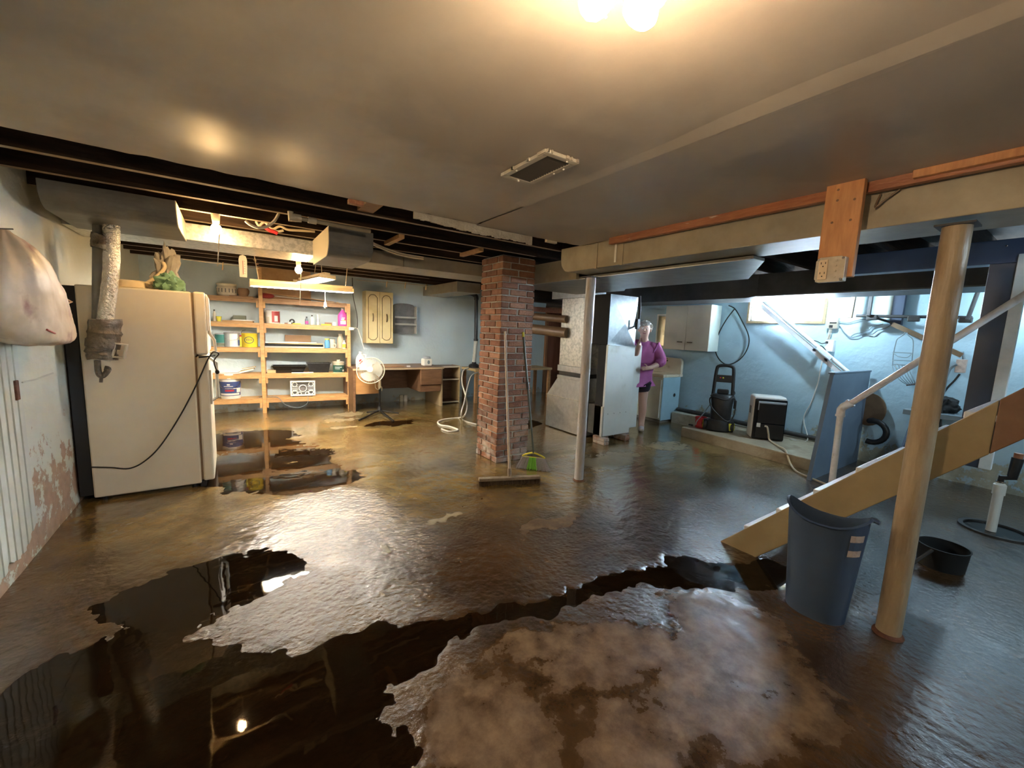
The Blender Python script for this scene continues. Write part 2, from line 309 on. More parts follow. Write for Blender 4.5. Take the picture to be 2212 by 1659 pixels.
# ---------------------------------------------------------------- mesh helpers (all shapes in room metres)
class MB:
    def __init__(s): s.v = []; s.f = []; s.m = []
    def add(s, vs, fs, mi=0):
        k = len(s.v); s.v += [Vector(p) for p in vs]; s.f += [tuple(i+k for i in f) for f in fs]; s.m += [mi]*len(fs); return s
    def box(s, a, b, mi=0):
        x0, y0, z0 = map(min, zip(a, b)); x1, y1, z1 = map(max, zip(a, b))
        return s.add([(x0,y0,z0),(x1,y0,z0),(x1,y1,z0),(x0,y1,z0),(x0,y0,z1),(x1,y0,z1),(x1,y1,z1),(x0,y1,z1)], [(0,3,2,1),(4,5,6,7),(0,1,5,4),(1,2,6,5),(2,3,7,6),(3,0,4,7)], mi)
    def bar(s, p, q, w, h, up=(0, 0, 1), mi=0):
        p, q = Vector(p), Vector(q); d = (q-p).normalized(); a = d.cross(Vector(up)); a = (a if a.length > 1e-6 else d.cross(Vector((0, 1, 0)))).normalized(); c = a.cross(d).normalized()
        vs = [e+a*i*w/2+c*j*h/2 for e in (p, q) for i, j in ((-1,-1),(1,-1),(1,1),(-1,1))]
        return s.add(vs, [(3,2,1,0),(4,5,6,7),(0,1,5,4),(1,2,6,5),(2,3,7,6),(3,0,4,7)], mi)
    def tube(s, pts, r, n=10, cap=True, mi=0, closed=False):
        pts = [Vector(p) for p in pts]; rs = r if isinstance(r, (list, tuple)) else [r]*len(pts)
        k0 = len(s.v); prev = None; L_ = len(pts)
        for i, p in enumerate(pts):
            if closed: d = pts[(i+1) % L_]-pts[i-1]
            else: d = pts[min(i+1, L_-1)]-pts[max(i-1, 0)]
            d = d.normalized() if d.length > 1e-9 else Vector((0, 0, 1))
            if prev is None: a = d.orthogonal().normalized()
            else: a = (prev-d*prev.dot(d)); a = a.normalized() if a.length > 1e-6 else d.orthogonal().normalized()
            prev = a; c = d.cross(a)
            s.v += [p+(a*math.cos(2*math.pi*j/n)+c*math.sin(2*math.pi*j/n))*rs[i] for j in range(n)]
        for i in range(L_ if closed else L_-1):
            for j in range(n):
                A, B = k0+i*n, k0+((i+1) % L_)*n
                s.f.append((A+j, A+(j+1) % n, B+(j+1) % n, B+j)); s.m.append(mi)
        if cap and not closed:
            s.f.append(tuple(k0+j for j in reversed(range(n)))); s.f.append(tuple(k0+(L_-1)*n+j for j in range(n))); s.m += [mi]*2
        return s
    def lathe(s, prof, c=(0, 0, 0), n=20, sx=1, sy=1, mi=0, axis=None):
        c = Vector(c); k0 = len(s.v); q = axis.to_track_quat('Z', 'Y') if axis is not None else None
        for r, z in prof:
            for j in range(n):
                p = Vector((r*sx*math.cos(2*math.pi*j/n), r*sy*math.sin(2*math.pi*j/n), z)); s.v.append(c+(q @ p if q else p))
        for i in range(len(prof)-1):
            for j in range(n): s.f.append((k0+i*n+j, k0+i*n+(j+1) % n, k0+(i+1)*n+(j+1) % n, k0+(i+1)*n+j)); s.m.append(mi)
        s.f.append(tuple(k0+j for j in reversed(range(n)))); s.f.append(tuple(k0+(len(prof)-1)*n+j for j in range(n))); s.m += [mi]*2
        return s
    def ball(s, c, r, n=14, mi=0):
        r = r if isinstance(r, (tuple, list)) else (r, r, r)
        prof = [(math.sin(math.pi*i/(n//2)), -math.cos(math.pi*i/(n//2))) for i in range(n//2+1)]
        prof[0] = (.02, -1); prof[-1] = (.02, 1); k = len(s.v); s.lathe(prof, (0, 0, 0), n, mi=mi)
        for i in range(k, len(s.v)): s.v[i] = Vector((s.v[i].x*r[0], s.v[i].y*r[1], s.v[i].z*r[2]))+Vector(c)
        return s
    def prism(s, poly, ext, mi=0):
        ext = Vector(ext); n = len(poly); P = [Vector(p) for p in poly]
        nrm = Vector((0, 0, 0))
        for i in range(n): nrm += P[i].cross(P[(i+1) % n])
        if nrm.dot(ext) > 0: P.reverse()
        return s.add(P+[p+ext for p in P], [tuple(range(n)), tuple(n+i for i in reversed(range(n)))]+[(i, n+i, n+(i+1) % n, (i+1) % n) for i in range(n)], mi)
    def xf(s, mt, k=0):
        for i in range(k, len(s.v)): s.v[i] = mt @ s.v[i]
        return s
def arc(c, r, a0, a1, n, e1, e2):
    c, e1, e2 = Vector(c), Vector(e1), Vector(e2)
    return [c+e1*r*math.cos(a0+(a1-a0)*i/n)+e2*r*math.sin(a0+(a1-a0)*i/n) for i in range(n+1)]
def spline(pts, k=6):
    pts = [Vector(p) for p in pts]; out = []
    for i in range(len(pts)-1):
        p0, p1, p2, p3 = pts[max(i-1, 0)], pts[i], pts[i+1], pts[min(i+2, len(pts)-1)]
        for j in range(k):
            t = j/k; out.append(.5*((2*p1)+(p2-p0)*t+(2*p0-5*p1+4*p2-p3)*t*t+(3*p1-p0-3*p2+p3)*t**3))
    return out+[pts[-1]]
def base_of(o):
    p = Vector((0, 0, 0))
    while o: p = p+o.location; o = o.parent
    return p
def obj(name, mb, mt, parent=None, bevel=0., smooth=False, at=None, seg=2):
    if parent is not None: org = base_of(parent)
    elif at is not None: org = Vector(at)
    else:
        xs, ys, zs = zip(*[tuple(p) for p in mb.v]); org = Vector(((min(xs)+max(xs))/2, (min(ys)+max(ys))/2, min(zs)))
    me = bpy.data.meshes.new(name); me.from_pydata([p-org for p in mb.v], [], mb.f)
    for q in (mt if isinstance(mt, (list, tuple)) else [mt]): me.materials.append(MATS[q])
    if isinstance(mt, (list, tuple)): me.polygons.foreach_set('material_index', mb.m)
    if smooth:
        me.polygons.foreach_set('use_smooth', [True]*len(me.polygons)); me.set_sharp_from_angle(angle=R(38))
    me.update(); o = bpy.data.objects.new(name, me); COL.objects.link(o)
    if parent is not None: o.parent = parent
    else: o.location = org
    if bevel:
        b = o.modifiers.new('bevel', 'BEVEL'); b.width = bevel; b.segments = seg; b.limit_method = 'ANGLE'; b.angle_limit = R(40)
    return o
def tag(o, label=None, cat=None, group=None, kind=None):
    if label: o['label'] = label
    if cat: o['category'] = cat
    if group: o['group'] = group
    if kind: o['kind'] = kind
    return o
def thing(name, loc, label, cat, group=None, kind=None):
    o = bpy.data.objects.new(name, None); o.empty_display_size = .05; COL.objects.link(o); o.location = Vector(loc)
    return tag(o, label, cat, group, kind)
def again(o, dloc, parent=None):
    c = o.copy(); COL.objects.link(c); c.location = o.location+Vector(dloc)
    if parent is not None: c.parent = parent
    return c
def box(a, b): return MB().box(a, b)
def smoothstep(a, b, x):
    t = max(0., min(1., (x-a)/(b-a))); return t*t*(3-2*t)
# ================================================================ THE SETTING
XL, XR, YF, YB, ZC = -1.015, 6.5, 7.78, -2.6, 2.25
# ---- floor: uneven concrete with lumps of dried mud and sunken channels that hold water
CH = [(-1.1, 1.72, .46), (-.4, 1.72, .48), (.05, 1.56, .40), (.5, 1.68, .20), (.75, 1.64, .11), (1.13, 1.56, .075), (1.5, 1.52, .07), (1.9, 1.45, .10), (2.35, 1.3, .14), (2.75, 1.0, .22)]
CH = [(Vector((a, b, 0)), w) for a, b, w in CH]
def chan(p):
    best = 9.
    for (a, wa), (b, wb) in zip(CH, CH[1:]):
        d = b-a; t = max(0., min(1., (p-a).dot(d)/d.length_squared)); best = min(best, (p-a-d*t).length/(wa+(wb-wa)*t))
    return best
def blob(p, x, y, rx, ry): return math.hypot((p.x-x)/rx, (p.y-y)/ry)
PUD = [(.32, 4.75, .85, .95), (.0, 5.9, .8, .6), (.62, 3.95, .5, .3), (1.9, 6.0, .5, .2), (3.7, 5.2, .6, .5), (-.12, 2.62, .62, .36), (-.5, 2.1, .5, .4), (.1, 1.2, .45, .6)]
DRY = [(.72, 1.12, .24, .28), (1.35, 1.12, .5, .22), (1.75, .75, .55, .38), (1.1, .75, .35, .2), (2.05, .95, .3, .3), (2.0, 2.25, .35, .1), (1.15, 1.36, .3, .10)]
PALE = [(3.6, 3.15, .75, .33), (3.2, 3.6, .5, .2), (1.55, 6.9, .5, .25), (1.35, 6.5, .35, .2), (1.28, 2.72, .25, .045), (4.8, 3.2, .5, .3), (1.25, 6.0, .3, .15), (.75, 2.5, .04, .03)]
def floor_at(x, y):
    p = Vector((x, y, 0))
    w = Vector((noise.noise(Vector((x*3, y*3, 1.7))), noise.noise(Vector((x*3, y*3, 9.1))), 0))*.10 + Vector((noise.noise(Vector((x*11, y*11, 4.7))), noise.noise(Vector((x*11, y*11, 6.1))), 0))*.055 + Vector((noise.noise(Vector((x*27, y*27, 2.2))), noise.noise(Vector((x*27, y*27, 8.8))), 0))*.022
    q = p+w
    h = .0045+.0035*noise.noise(p*1.6)+.0028*noise.noise(p*5+Vector((3, 1, 0)))+.0020*noise.noise(p*17)+.0011*noise.noise(p*38)
    c = chan(q); h -= .013*(1-smoothstep(.45, 1.15, c))
    for b in PUD: h -= .0085*(1-smoothstep(.4, 1.1, blob(q, *b)))
    dry = 0.
    for b in DRY: dry = max(dry, 1-smoothstep(.55, 1.15, blob(q, *b)))
    if c < 1.5: dry *= smoothstep(.95, 1.35, c)
    h += .006*dry
    pale = 0.
    for b in PALE: pale = max(pale, 1-smoothstep(.3, 1.15, blob(q, *b)))
    h += .003*pale
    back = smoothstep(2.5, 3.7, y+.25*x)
    grit = 1.-.85*dry-.6*back
    grit = max(.06, grit*(.35+.65*smoothstep(-.3, .35, noise.noise(p*.9+Vector((7, 2, 0))))))
    grit = max(grit, .9*(1-smoothstep(.5, 1.2, blob(q, .62, 3.1, .6, .95))))
    grit = max(grit, 1.1*(1-smoothstep(.5, 1.2, blob(q, 2.55, .95, .35, .6))), 1.1*(1-smoothstep(.5, 1.2, blob(q, .2, 2.2, .4, .9))))
    return h, dry, pale, back, grit
def grid_steps(a, *segs):
    out = [a]
    for to, st in segs:
        n = max(1, round((to-out[-1])/st)); s0 = out[-1]; out += [s0+(to-s0)*(i+1)/n for i in range(n)]
    return out
gx = grid_steps(XL-.05, (2.9, .0135), (7.7, .05)); gy = grid_steps(YB, (.2, .2), (.6, .04), (3.3, .0135), (5.2, .03), (YF+.1, .06))
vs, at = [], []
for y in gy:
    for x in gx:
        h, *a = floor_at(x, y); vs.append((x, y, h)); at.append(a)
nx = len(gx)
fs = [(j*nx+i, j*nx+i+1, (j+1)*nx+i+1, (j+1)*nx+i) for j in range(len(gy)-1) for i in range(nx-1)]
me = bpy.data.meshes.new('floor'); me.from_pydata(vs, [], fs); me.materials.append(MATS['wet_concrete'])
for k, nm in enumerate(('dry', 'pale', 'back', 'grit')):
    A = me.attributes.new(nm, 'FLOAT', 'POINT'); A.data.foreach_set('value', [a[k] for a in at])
me.polygons.foreach_set('use_smooth', [True]*len(me.polygons)); me.update()
fl = bpy.data.objects.new('floor', me); COL.objects.link(fl); tag(fl, 'wet brown concrete floor with mud patches and puddles', kind='structure')
# one flat sheet of flood water, standing wherever the concrete dips below it
wt = MB(); wx = grid_steps(XL+.02, (6.44, .5)); wy = grid_steps(YB+.05, (YF-.03, .5))
wt.add([(x, y, 0) for y in wy for x in wx], [(j*len(wx)+i, j*len(wx)+i+1, (j+1)*len(wx)+i+1, (j+1)*len(wx)+i) for j in range(len(wy)-1) for i in range(len(wx)-1)])
tag(obj('flood_water', wt, 'muddy_water'), 'shallow muddy flood water standing in the hollows of the floor', 'water', kind='stuff')

# ---- walls
def wall(name, mb, mt, label): return tag(obj(name, mb, mt), label, kind='structure')
def lumpy(o0, e1, e2, n1, n2, nrm, amp, th=.12):
    """a wall sheet with the waviness of parged masonry, closed at the back"""
    o0, e1, e2, nrm = map(Vector, (o0, e1, e2, nrm)); mb = MB(); P = []
    for j in range(n2+1):
        for i in range(n1+1):
            p = o0+e1*(i/n1)+e2*(j/n2); edge = min(i, n1-i, j, n2-j) == 0
            P.append(p if edge else p+nrm*amp*noise.noise(p*3.1)+nrm*amp*.5*noise.noise(p*9))
    F = [(j*(n1+1)+i, j*(n1+1)+i+1, (j+1)*(n1+1)+i+1, (j+1)*(n1+1)+i) for j in range(n2) for i in range(n1)]
    if e1.cross(e2).dot(nrm) < 0: F = [f[::-1] for f in F]
    mb.add(P, F); k = len(P); b = -nrm*th
    cs = [o0, o0+e1, o0+e1+e2, o0+e2]
    q = cs+[c+b for c in cs]; Q = [(0, 1, 5, 4), (1, 2, 6, 5), (2, 3, 7, 6), (3, 0, 4, 7), (4, 5, 6, 7)]
    return mb.add(q, Q)
wall('wall_left', lumpy((XL, YB, -.03), (0, YF-YB, 0), (0, 0, 2.53), 60, 15, (1, 0, 0), .006), 'wall_left_mat', 'pale grey painted block wall on the left with crumbling lower edge')
wall('wall_far', lumpy((XL-.1, YF, -.03), (7.75-XL, 0, 0), (0, 0, 2.5), 60, 14, (0, -1, 0), .006), 'wall_far_blue', 'pale blue painted wall behind the shelves and desk')
wall('wall_back', lumpy((XL-.1, YB, -.03), (7.8-XL, 0, 0), (0, 0, 2.5), 30, 8, (0, 1, 0), .004), 'wall_left_mat', 'painted wall behind the camera')
wz0, wz1, wy0, wy1 = 1.745, 2.07, 2.20, 3.14            # opening of the hopper window
rw = MB()
rw.v += []
for a, b, c, d in (((XR, YB, -.03), (0, wy0-YB, 0), (0, 0, 2.53), 26), ((XR, wy1, -.03), (0, 6.7-wy1, 0), (0, 0, 2.53), 26), ((XR, wy0, -.03), (0, wy1-wy0, 0), (0, 0, wz0+.03), 10), ((XR, wy0, wz1), (0, wy1-wy0, 0), (0, 0, 2.5-wz1), 10)):
    t = lumpy(a, b, c, d, 14, (-1, 0, 0), .006, .14); rw.add(t.v, t.f)
rw.box((XR, 6.58, -.03), (7.6, 6.7, 2.5))
wall('wall_right', rw, 'wall_blue', 'blue painted wall with flaking paint on the laundry side')
wall('wall_alcove', box((7.6, 6.58, -.03), (7.72, YF+.1, 2.5)), 'wall_blue', 'blue wall at the end of the far alcove')
# window_1: frame, sash, panes
wn = MB()
for a, b in (((6.46, wy0-.03, wz0-.035), (6.6, wy1+.03, wz0)), ((6.46, wy0-.03, wz1), (6.6, wy1+.03, wz1+.035)), ((6.46, wy0-.03, wz0), (6.6, wy0, wz1)), ((6.46, wy1, wz0), (6.6, wy1+.03, wz1))): wn.box(a, b)
win = tag(obj('window_1', wn, 'window_wood', bevel=.003), 'small bright basement hopper window high in the blue wall', kind='structure')
sm = MB()
ymid = ax(1707, 670, 6.52).y; yl2 = ax(1643, 675, 6.52).y
for y in (wy0+.012, ymid, wy1-.012): sm.box((6.51, y-.012, wz0), (6.545, y+.012, wz1))
sm.box((6.515, yl2-.006, wz0), (6.54, yl2+.006, wz1)); sm.box((6.515, yl2-.046, wz0), (6.54, yl2-.038, wz1))
for z in (wz0+.012, wz1-.012): sm.box((6.51, wy0, z-.012), (6.545, wy1, z+.012))
obj('sash', sm, 'sash', win)
for a, b in ((wy0+.02, ymid-.012), (ymid+.012, wy1-.02)): obj('pane', box((6.527, a, wz0+.02), (6.531, b, wz1-.02)), 'pane_glass', win)
# door_1: ribbed painted panel with a hinge on the left wall, rotted along its foot
yA, yB_, zT = .6, 3.50, 1.30
dr = MB(); n = 74; top = []; bot = []
for i in range(n+1):
    y = yA+(yB_-yA)*i/n; zb = .10+.06*max(0, noise.noise(Vector((y*14, 0, 2))))+.05*noise.noise(Vector((y*4, 5, 2)))+(.10*smoothstep(3.2, 3.5, y)); bot.append((y, zb))
for i in range(n):
    (y0, z0), (y1, z1) = bot[i], bot[i+1]; d = .012 if i % 2 else .018
    dr.prism([(XL+.002, y0, z0), (XL+.002, y1, z1), (XL+.002, y1, zT), (XL+.002, y0, zT)], (d, 0, 0))
door = tag(obj('door_1', dr, 'panel_paint'), 'pale ribbed panel with a rotted bottom edge on the left wall', kind='structure')
hy = ax(40, 843, XL+.03)
obj('hinge', box((XL+.015, hy.y-.02, hy.z-.055), (XL+.03, hy.y+.02, hy.z+.055)), 'rust', door, bevel=.004)
# door_2: brown door in the far alcove
dx0 = ay(1181, 720, YF).x
d2 = MB().box((dx0, YF-.045, .0), (dx0+.86, YF-.005, 2.02))
door2 = tag(obj('door_2', d2, 'door_brown', bevel=.004), 'dark reddish brown door beside the blue wall behind the furnace', kind='structure')
fr = MB(); fr.box((dx0-.07, YF-.06, 0), (dx0, YF-.004, 2.08)); fr.box((dx0-.07, YF-.06, 2.02), (dx0+.92, YF-.004, 2.09)); obj('door_frame', fr, 'door_frame', door2, bevel=.004)
# crack lines of a block joint on the left wall
cr = MB(); cp = [ax(47, 826, XL+.004), ax(80, 818, XL+.004), ax(114, 806, XL+.004)]; cr.tube([(XL+.006, p.y, p.z) for p in cp], .004, 6)
tag(obj('trim_1', cr, 'panel_paint'), 'hairline block joint showing on the left wall', kind='structure')

# ---- ceiling: floor boards above, joists, painted sheets below
ce = box((XL-.1, YB-.1, 2.46), (7.75, YF+.15, 2.5))
ceil = tag(obj('ceiling', ce, 'subfloor'), 'dark floor boards above the open joists', kind='structure')
EDGE = 2.81
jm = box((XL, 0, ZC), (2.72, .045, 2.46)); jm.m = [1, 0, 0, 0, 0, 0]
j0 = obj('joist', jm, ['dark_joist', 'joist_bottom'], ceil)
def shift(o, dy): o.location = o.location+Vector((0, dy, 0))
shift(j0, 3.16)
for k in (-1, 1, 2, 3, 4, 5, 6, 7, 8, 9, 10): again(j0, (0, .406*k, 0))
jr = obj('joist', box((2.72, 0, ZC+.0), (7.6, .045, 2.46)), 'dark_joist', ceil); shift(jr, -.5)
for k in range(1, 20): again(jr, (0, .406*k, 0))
# sheets of plasterboard, the right one hung a little lower along the taped seam
def sheet(x0, x1, y0, y1, z0, z1, rag):
    nx_, ny_ = 40, 60; P = []; mb = MB()
    for j in range(ny_+1):
        for i in range(nx_+1):
            x = x0+(x1-x0)*i/nx_; y = y0+(y1-y0)*j/ny_; t = i/nx_
            z = z0+(z1-z0)*t+.004*noise.noise(Vector((x*1.1, y*1.1, 3)))+.0015*noise.noise(Vector((x*4, y*4, 3)))
            if j == ny_ and rag: y += .02*noise.noise(Vector((x*9, 0, 0)))+.012*noise.noise(Vector((x*31, 0, 0)))
            P.append((x, y, z))
    k = len(P); w = nx_+1
    mb.add(P, [(j*w+i, (j+1)*w+i, (j+1)*w+i+1, j*w+i+1) for j in range(ny_) for i in range(nx_)])
    mb.add([(p[0], p[1], 2.249) for p in P[-w:]]+list(P[-w:]), [(i, i+1, w+i+1, w+i) for i in range(w-1)])
    mb.add([(x, y, 2.249) for x, y in ((x0, y0), (x1, y0), (x1, y1-.04), (x0, y1-.04))], [(0, 1, 2, 3)])
    return mb
SX = 1.56
obj('drywall_sheet', sheet(XL, SX, YB, EDGE, 2.236, 2.236, True), 'ceiling_paint', ceil, smooth=True)
obj('drywall_sheet', sheet(SX, 2.62, YB, EDGE, 2.229, 2.234, True), 'ceiling_paint_shaded', ceil, smooth=True)
# torn white strip of plasterboard left hanging along the ragged edge, and the joint tape
ts = MB(); a = az(910, 449, 2.235); b = az(1166, 506, 2.235); nn_ = 40
for i in range(nn_):
    t0, t1 = i/nn_, (i+1)/nn_; p, q = a.lerp(b, t0), a.lerp(b, t1)
    z = 2.195+.018*noise.noise(Vector((i*.4, 2, 2)))+.02*math.sin(t0*3.1)*0-.02*smoothstep(0, .5, t0)
    ts.box((p.x, EDGE+.005, z), (q.x+.002, EDGE+.022, 2.24))
obj('torn_strip', ts, 'raw_gypsum', ceil)
pb = MB(); p = az(1195, 518, 2.235); pb.box((p.x-.05, EDGE, 2.215), (p.x+.06, EDGE+.03, 2.24)); obj('torn_strip', pb, 'raw_gypsum', ceil)
# wooden blocks nailed to and between the joists
def jblock(px, py, y0, y1, w=.05, z0=2.215, mt='pine', h=.035):
    x = ay(px, py, y0).x; obj('nailer', box((x-w/2, y0, z0), (x+w/2, y1, z0+h)), mt, ceil, bevel=.003)
jblock(868, 512, 3.60, 4.02); jblock(1040, 546, 3.60, 4.02)
x = az(778, 423, 2.24).x; obj('nailer', box((x-.045, EDGE+.0, 2.21), (x+.045, EDGE+.05, 2.24)), 'red_trim', ceil, bevel=.003)
x = az(770, 450, 2.3).x; obj('blocking', box((x-.02, 2.83, 2.26), (x+.09, 3.15, 2.45)), 'pine_dark', ceil)
# trim_2: painted ledger board along the ceiling edge above the long duct
tr = box((2.575, -2.4, 2.185), (2.615, 2.42, 2.249))
tag(obj('trim_2', tr, 'red_trim', bevel=.003), 'glossy reddish brown trim board along the ceiling edge', kind='structure')
t3 = box((2.545, -2.4, 2.20), (2.59, .60, 2.235)); tag(obj('trim_3', t3, 'orange_board', bevel=.004), 'orange wooden batten nailed below the red trim', kind='structure')
# steel beam row beyond the stairs: dark header along the right part of the room
# seam ridge
sr = MB(); pts = [(SX+.006*noise.noise(Vector((0, y*1.3, 0))), y, 2.2305) for y in [0.1+.1*i for i in range(22)]]
for p, q in zip(pts, pts[1:]): sr.prism([(p[0]-.10, p[1], 2.2385), (p[0], p[1], 2.2285), (p[0]+.03, p[1], 2.2305), (p[0]+.03, p[1], 2.238)], (q[0]-p[0], q[1]-p[1], 0))
obj('joint_tape', sr, 'ceiling_paint', ceil)

# ================================================================ BIG DUCTWORK
def panelled(name, label, cat, parts, grp=None, loc=None):
    t = thing(name, loc, label, cat, grp)
    for nm, mb, mt, bv in parts: obj(nm, mb, mt, t, bevel=bv)
    return t
# long supply duct along the ceiling edge, rounded lower corner at its far end
Y0, Y1, zb, zt, X0, X1 = -2.4, 3.09, 2.025, 2.248, 2.65, 3.02
t = thing('trunk_duct', (2.8, .5, zb), 'long tan sheet metal duct under the red ceiling trim', 'duct')
seams = [2.96, 2.63, 2.06, .2, -1]
ys = [Y1]+[s for s in [2.62, 2.33]]+[Y0]
for k in range(len(ys)-1):
    ya, yb = ys[k], ys[k+1]
    if k == 0:
        poly = [(X0, yb, zb), (X0, yb, zt)]+[(X0, ya, zt)]+[(X0, ya-.12+.12*math.cos(a_), zb+.12-.12*math.sin(a_)) for a_ in [math.pi/2*i/8 for i in range(9)]]
        mb = MB().prism(poly, (X1-X0, 0, 0))
    else: mb = box((X0, yb+.004, zb), (X1, ya-.0, zt))
    obj('duct_section', mb, 'duct_tan', t, bevel=.004)
obj('slip_joint', box((X0-.006, 2.61, zb-.004), (X0+.02, 2.635, zt)), 'duct_tan', t)
obj('slip_joint', box((X0-.006, 2.325, zb-.004), (X0+.02, 2.345, zt)), 'duct_tan', t)
pc = ax(1331, 540, X0); tp = MB()
for i in range(7): tp.box((X0-.004, 2.395+.006*noise.noise(Vector((i, 1, 1))), 2.05+.024*i), (X0, 2.415+.008*noise.noise(Vector((i, 5, 1))), 2.0745+.024*i))
obj('tape_strip', tp, 'paper_white', t)
# broad shiny plenum under it, running to the furnace
fp = MB().prism([(2.90, 4.3, 1.995), (2.90, 1.42, 1.995), (3.05, 1.42, 1.995), (3.83, 1.9, 1.995), (3.85, 3.3, 1.995), (4.0, 3.45, 1.995), (4.0, 4.3, 1.995)], (0, 0, .022))
t = thing('plenum_duct', (3.4, 2.9, 1.985), 'broad flat grey duct with a shiny underside beside the long tan duct', 'duct')
obj('duct_body', fp, 'duct_grey', t, bevel=.004); obj('edge_seam', MB().bar((2.897, 4.28, 1.994), (2.897, 1.44, 1.994), .006, .006), 'galvanised_fine', t)
fp2 = box((2.7, 3.2, 1.97), (2.9, 4.55, 2.2)); obj('side_panel', box((2.86, 3.09, 1.99), (2.90, 4.4, 2.2)), 'duct_tan', t)
# dark return duct along the laundry side, stepping up near the window
xs_ = 5.25
t = thing('return_duct', (5.5, 2.5, 1.92), 'dark brown boxed duct running above the laundry cabinets and window', 'duct')
za = ax(1397, 653, xs_).z; zu = ax(1800, 632, xs_).z; ya = ax(1608, 653, xs_).y; yb = ax(1635, 641, xs_).y
obj('duct_section', MB().prism([(xs_, 6.5, za), (xs_, ya, za), (xs_, yb, zu), (xs_, yb, 2.245), (xs_, 6.5, 2.245)], (.6, 0, 0)), 'duct_dark', t, bevel=.004)
obj('duct_section', box((xs_, .55, zu), (xs_+.6, yb, 2.245)), 'duct_dark', t, bevel=.004)
obj('bottom_lip', box((xs_-.006, .55, zu-.006), (xs_+.02, yb, zu+.008)), 'duct_grey', t)
# trunk along the back with two boots and a bulb between them
t = thing('back_trunk_duct', (1, 4.7, 2.105), 'galvanised duct crossing the back of the room to the brick pier', 'duct')
zd = 2.108
obj('duct_section', box((-1.0, 4.5, zd), (.72, 5.05, 2.247)), 'galvanised', t, bevel=.004)
obj('duct_section', box((.725, 4.5, zd), (1.6, 5.05, 2.247)), 'duct_tan', t, bevel=.004)
obj('duct_section', box((1.605, 4.5, zd), (2.95, 5.05, 2.247)), 'duct_tan', t, bevel=.004)
obj('slip_joint', box((.715, 4.494, zd-.003), (.735, 4.6, 2.247)), 'galvanised', t)
def boot(x0, x1, yf, yb_, zb_, ztop, mt, mt2, label):
    r = .13
    prof = [(yb_, ztop), (yb_, zb_)]+[(yf+r-r*math.sin(a_), zb_+r-r*math.cos(a_)) for a_ in [math.pi/2*i/8 for i in range(9)]]+[(yf, ztop)]
    th = thing('duct_boot', ((x0+x1)/2, (yf+yb_)/2, zb_), label, 'duct', 'sheet metal boots on the back duct')
    obj('boot_body', MB().prism([(x0, a_, b_) for a_, b_ in prof], (x1-x0, 0, 0)), mt, th, bevel=.003)
    return th, prof
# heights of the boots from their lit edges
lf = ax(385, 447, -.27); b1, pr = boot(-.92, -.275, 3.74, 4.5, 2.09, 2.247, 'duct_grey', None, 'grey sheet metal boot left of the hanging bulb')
obj('lit_side', MB().prism([(-.278, a_, b_) for a_, b_ in pr], (.006, 0, 0)), 'cream_plastic', b1)  # bulb light on this side of the boot, put in as a pale sheet
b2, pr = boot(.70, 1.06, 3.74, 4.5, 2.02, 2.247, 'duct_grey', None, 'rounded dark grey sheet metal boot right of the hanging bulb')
obj('lit_side', MB().prism([(.696, a_, b_) for a_, b_ in pr], (.006, 0, 0)), 'cream_plastic', b2)  # pale sheet painting the lamplight on the facing boot side

# ================================================================ BRICK PIER
CX0, CX1, CY0, CY1 = 2.35, 2.78, 3.655, 4.085
t = thing('brick_pier', ((CX0+CX1)/2, (CY0+CY1)/2, 0), 'tall red brick pier with white mortar in the middle of the room', 'pier')
obj('mortar', box((CX0+.012, CY0+.012, -.02), (CX1-.012, CY1-.012, 2.235)), 'mortar', t)
def brick_mesh(lx, ly, seed):
    rnd = random.Random(seed); bm = bmesh.new(); bmesh.ops.create_cube(bm, size=1)
    for v in bm.verts: v.co = Vector((v.co.x*lx, v.co.y*ly, v.co.z*.057)); v.co += Vector((rnd.uniform(-1, 1), rnd.uniform(-1, 1), rnd.uniform(-1, 1)))*.0022
    bmesh.ops.bevel(bm, geom=bm.edges[:], offset=.005, segments=1, affect='EDGES')
    me = bpy.data.meshes.new('brick'); bm.to_mesh(me); bm.free(); me.materials.append(MATS['brick']); return me
BX = [brick_mesh(.204, .098, i) for i in range(4)]; BY = [brick_mesh(.098, .204, 9+i) for i in range(4)]
cx, cy = (CX0+CX1)/2, (CY0+CY1)/2
for k in range(33):
    z = .0335+k*.0676
    if z > 2.22: break
    A = [(BY, CX0+.049, CY0+.102), (BY, CX0+.049, CY1-.102), (BY, CX1-.049, CY0+.102), (BY, CX1-.049, CY1-.102), (BX, cx, CY0+.049), (BX, cx, CY1-.049)]
    B = [(BX, CX0+.102, CY0+.049), (BX, CX1-.102, CY0+.049), (BX, CX0+.102, CY1-.049), (BX, CX1-.102, CY1-.049), (BY, CX0+.049, cy), (BY, CX1-.049, cy)]
    for ms, x, y in (A if k % 2 else B):
        o = bpy.data.objects.new('brick', random.choice(ms)); COL.objects.link(o); o.parent = t
        o.location = Vector((x+random.uniform(-.004, .004), y+random.uniform(-.004, .004), z+random.uniform(-.002, .002)))-t.location
        o.rotation_euler = (0, 0, random.uniform(-.012, .012)+(math.pi if random.random() < .5 else 0))

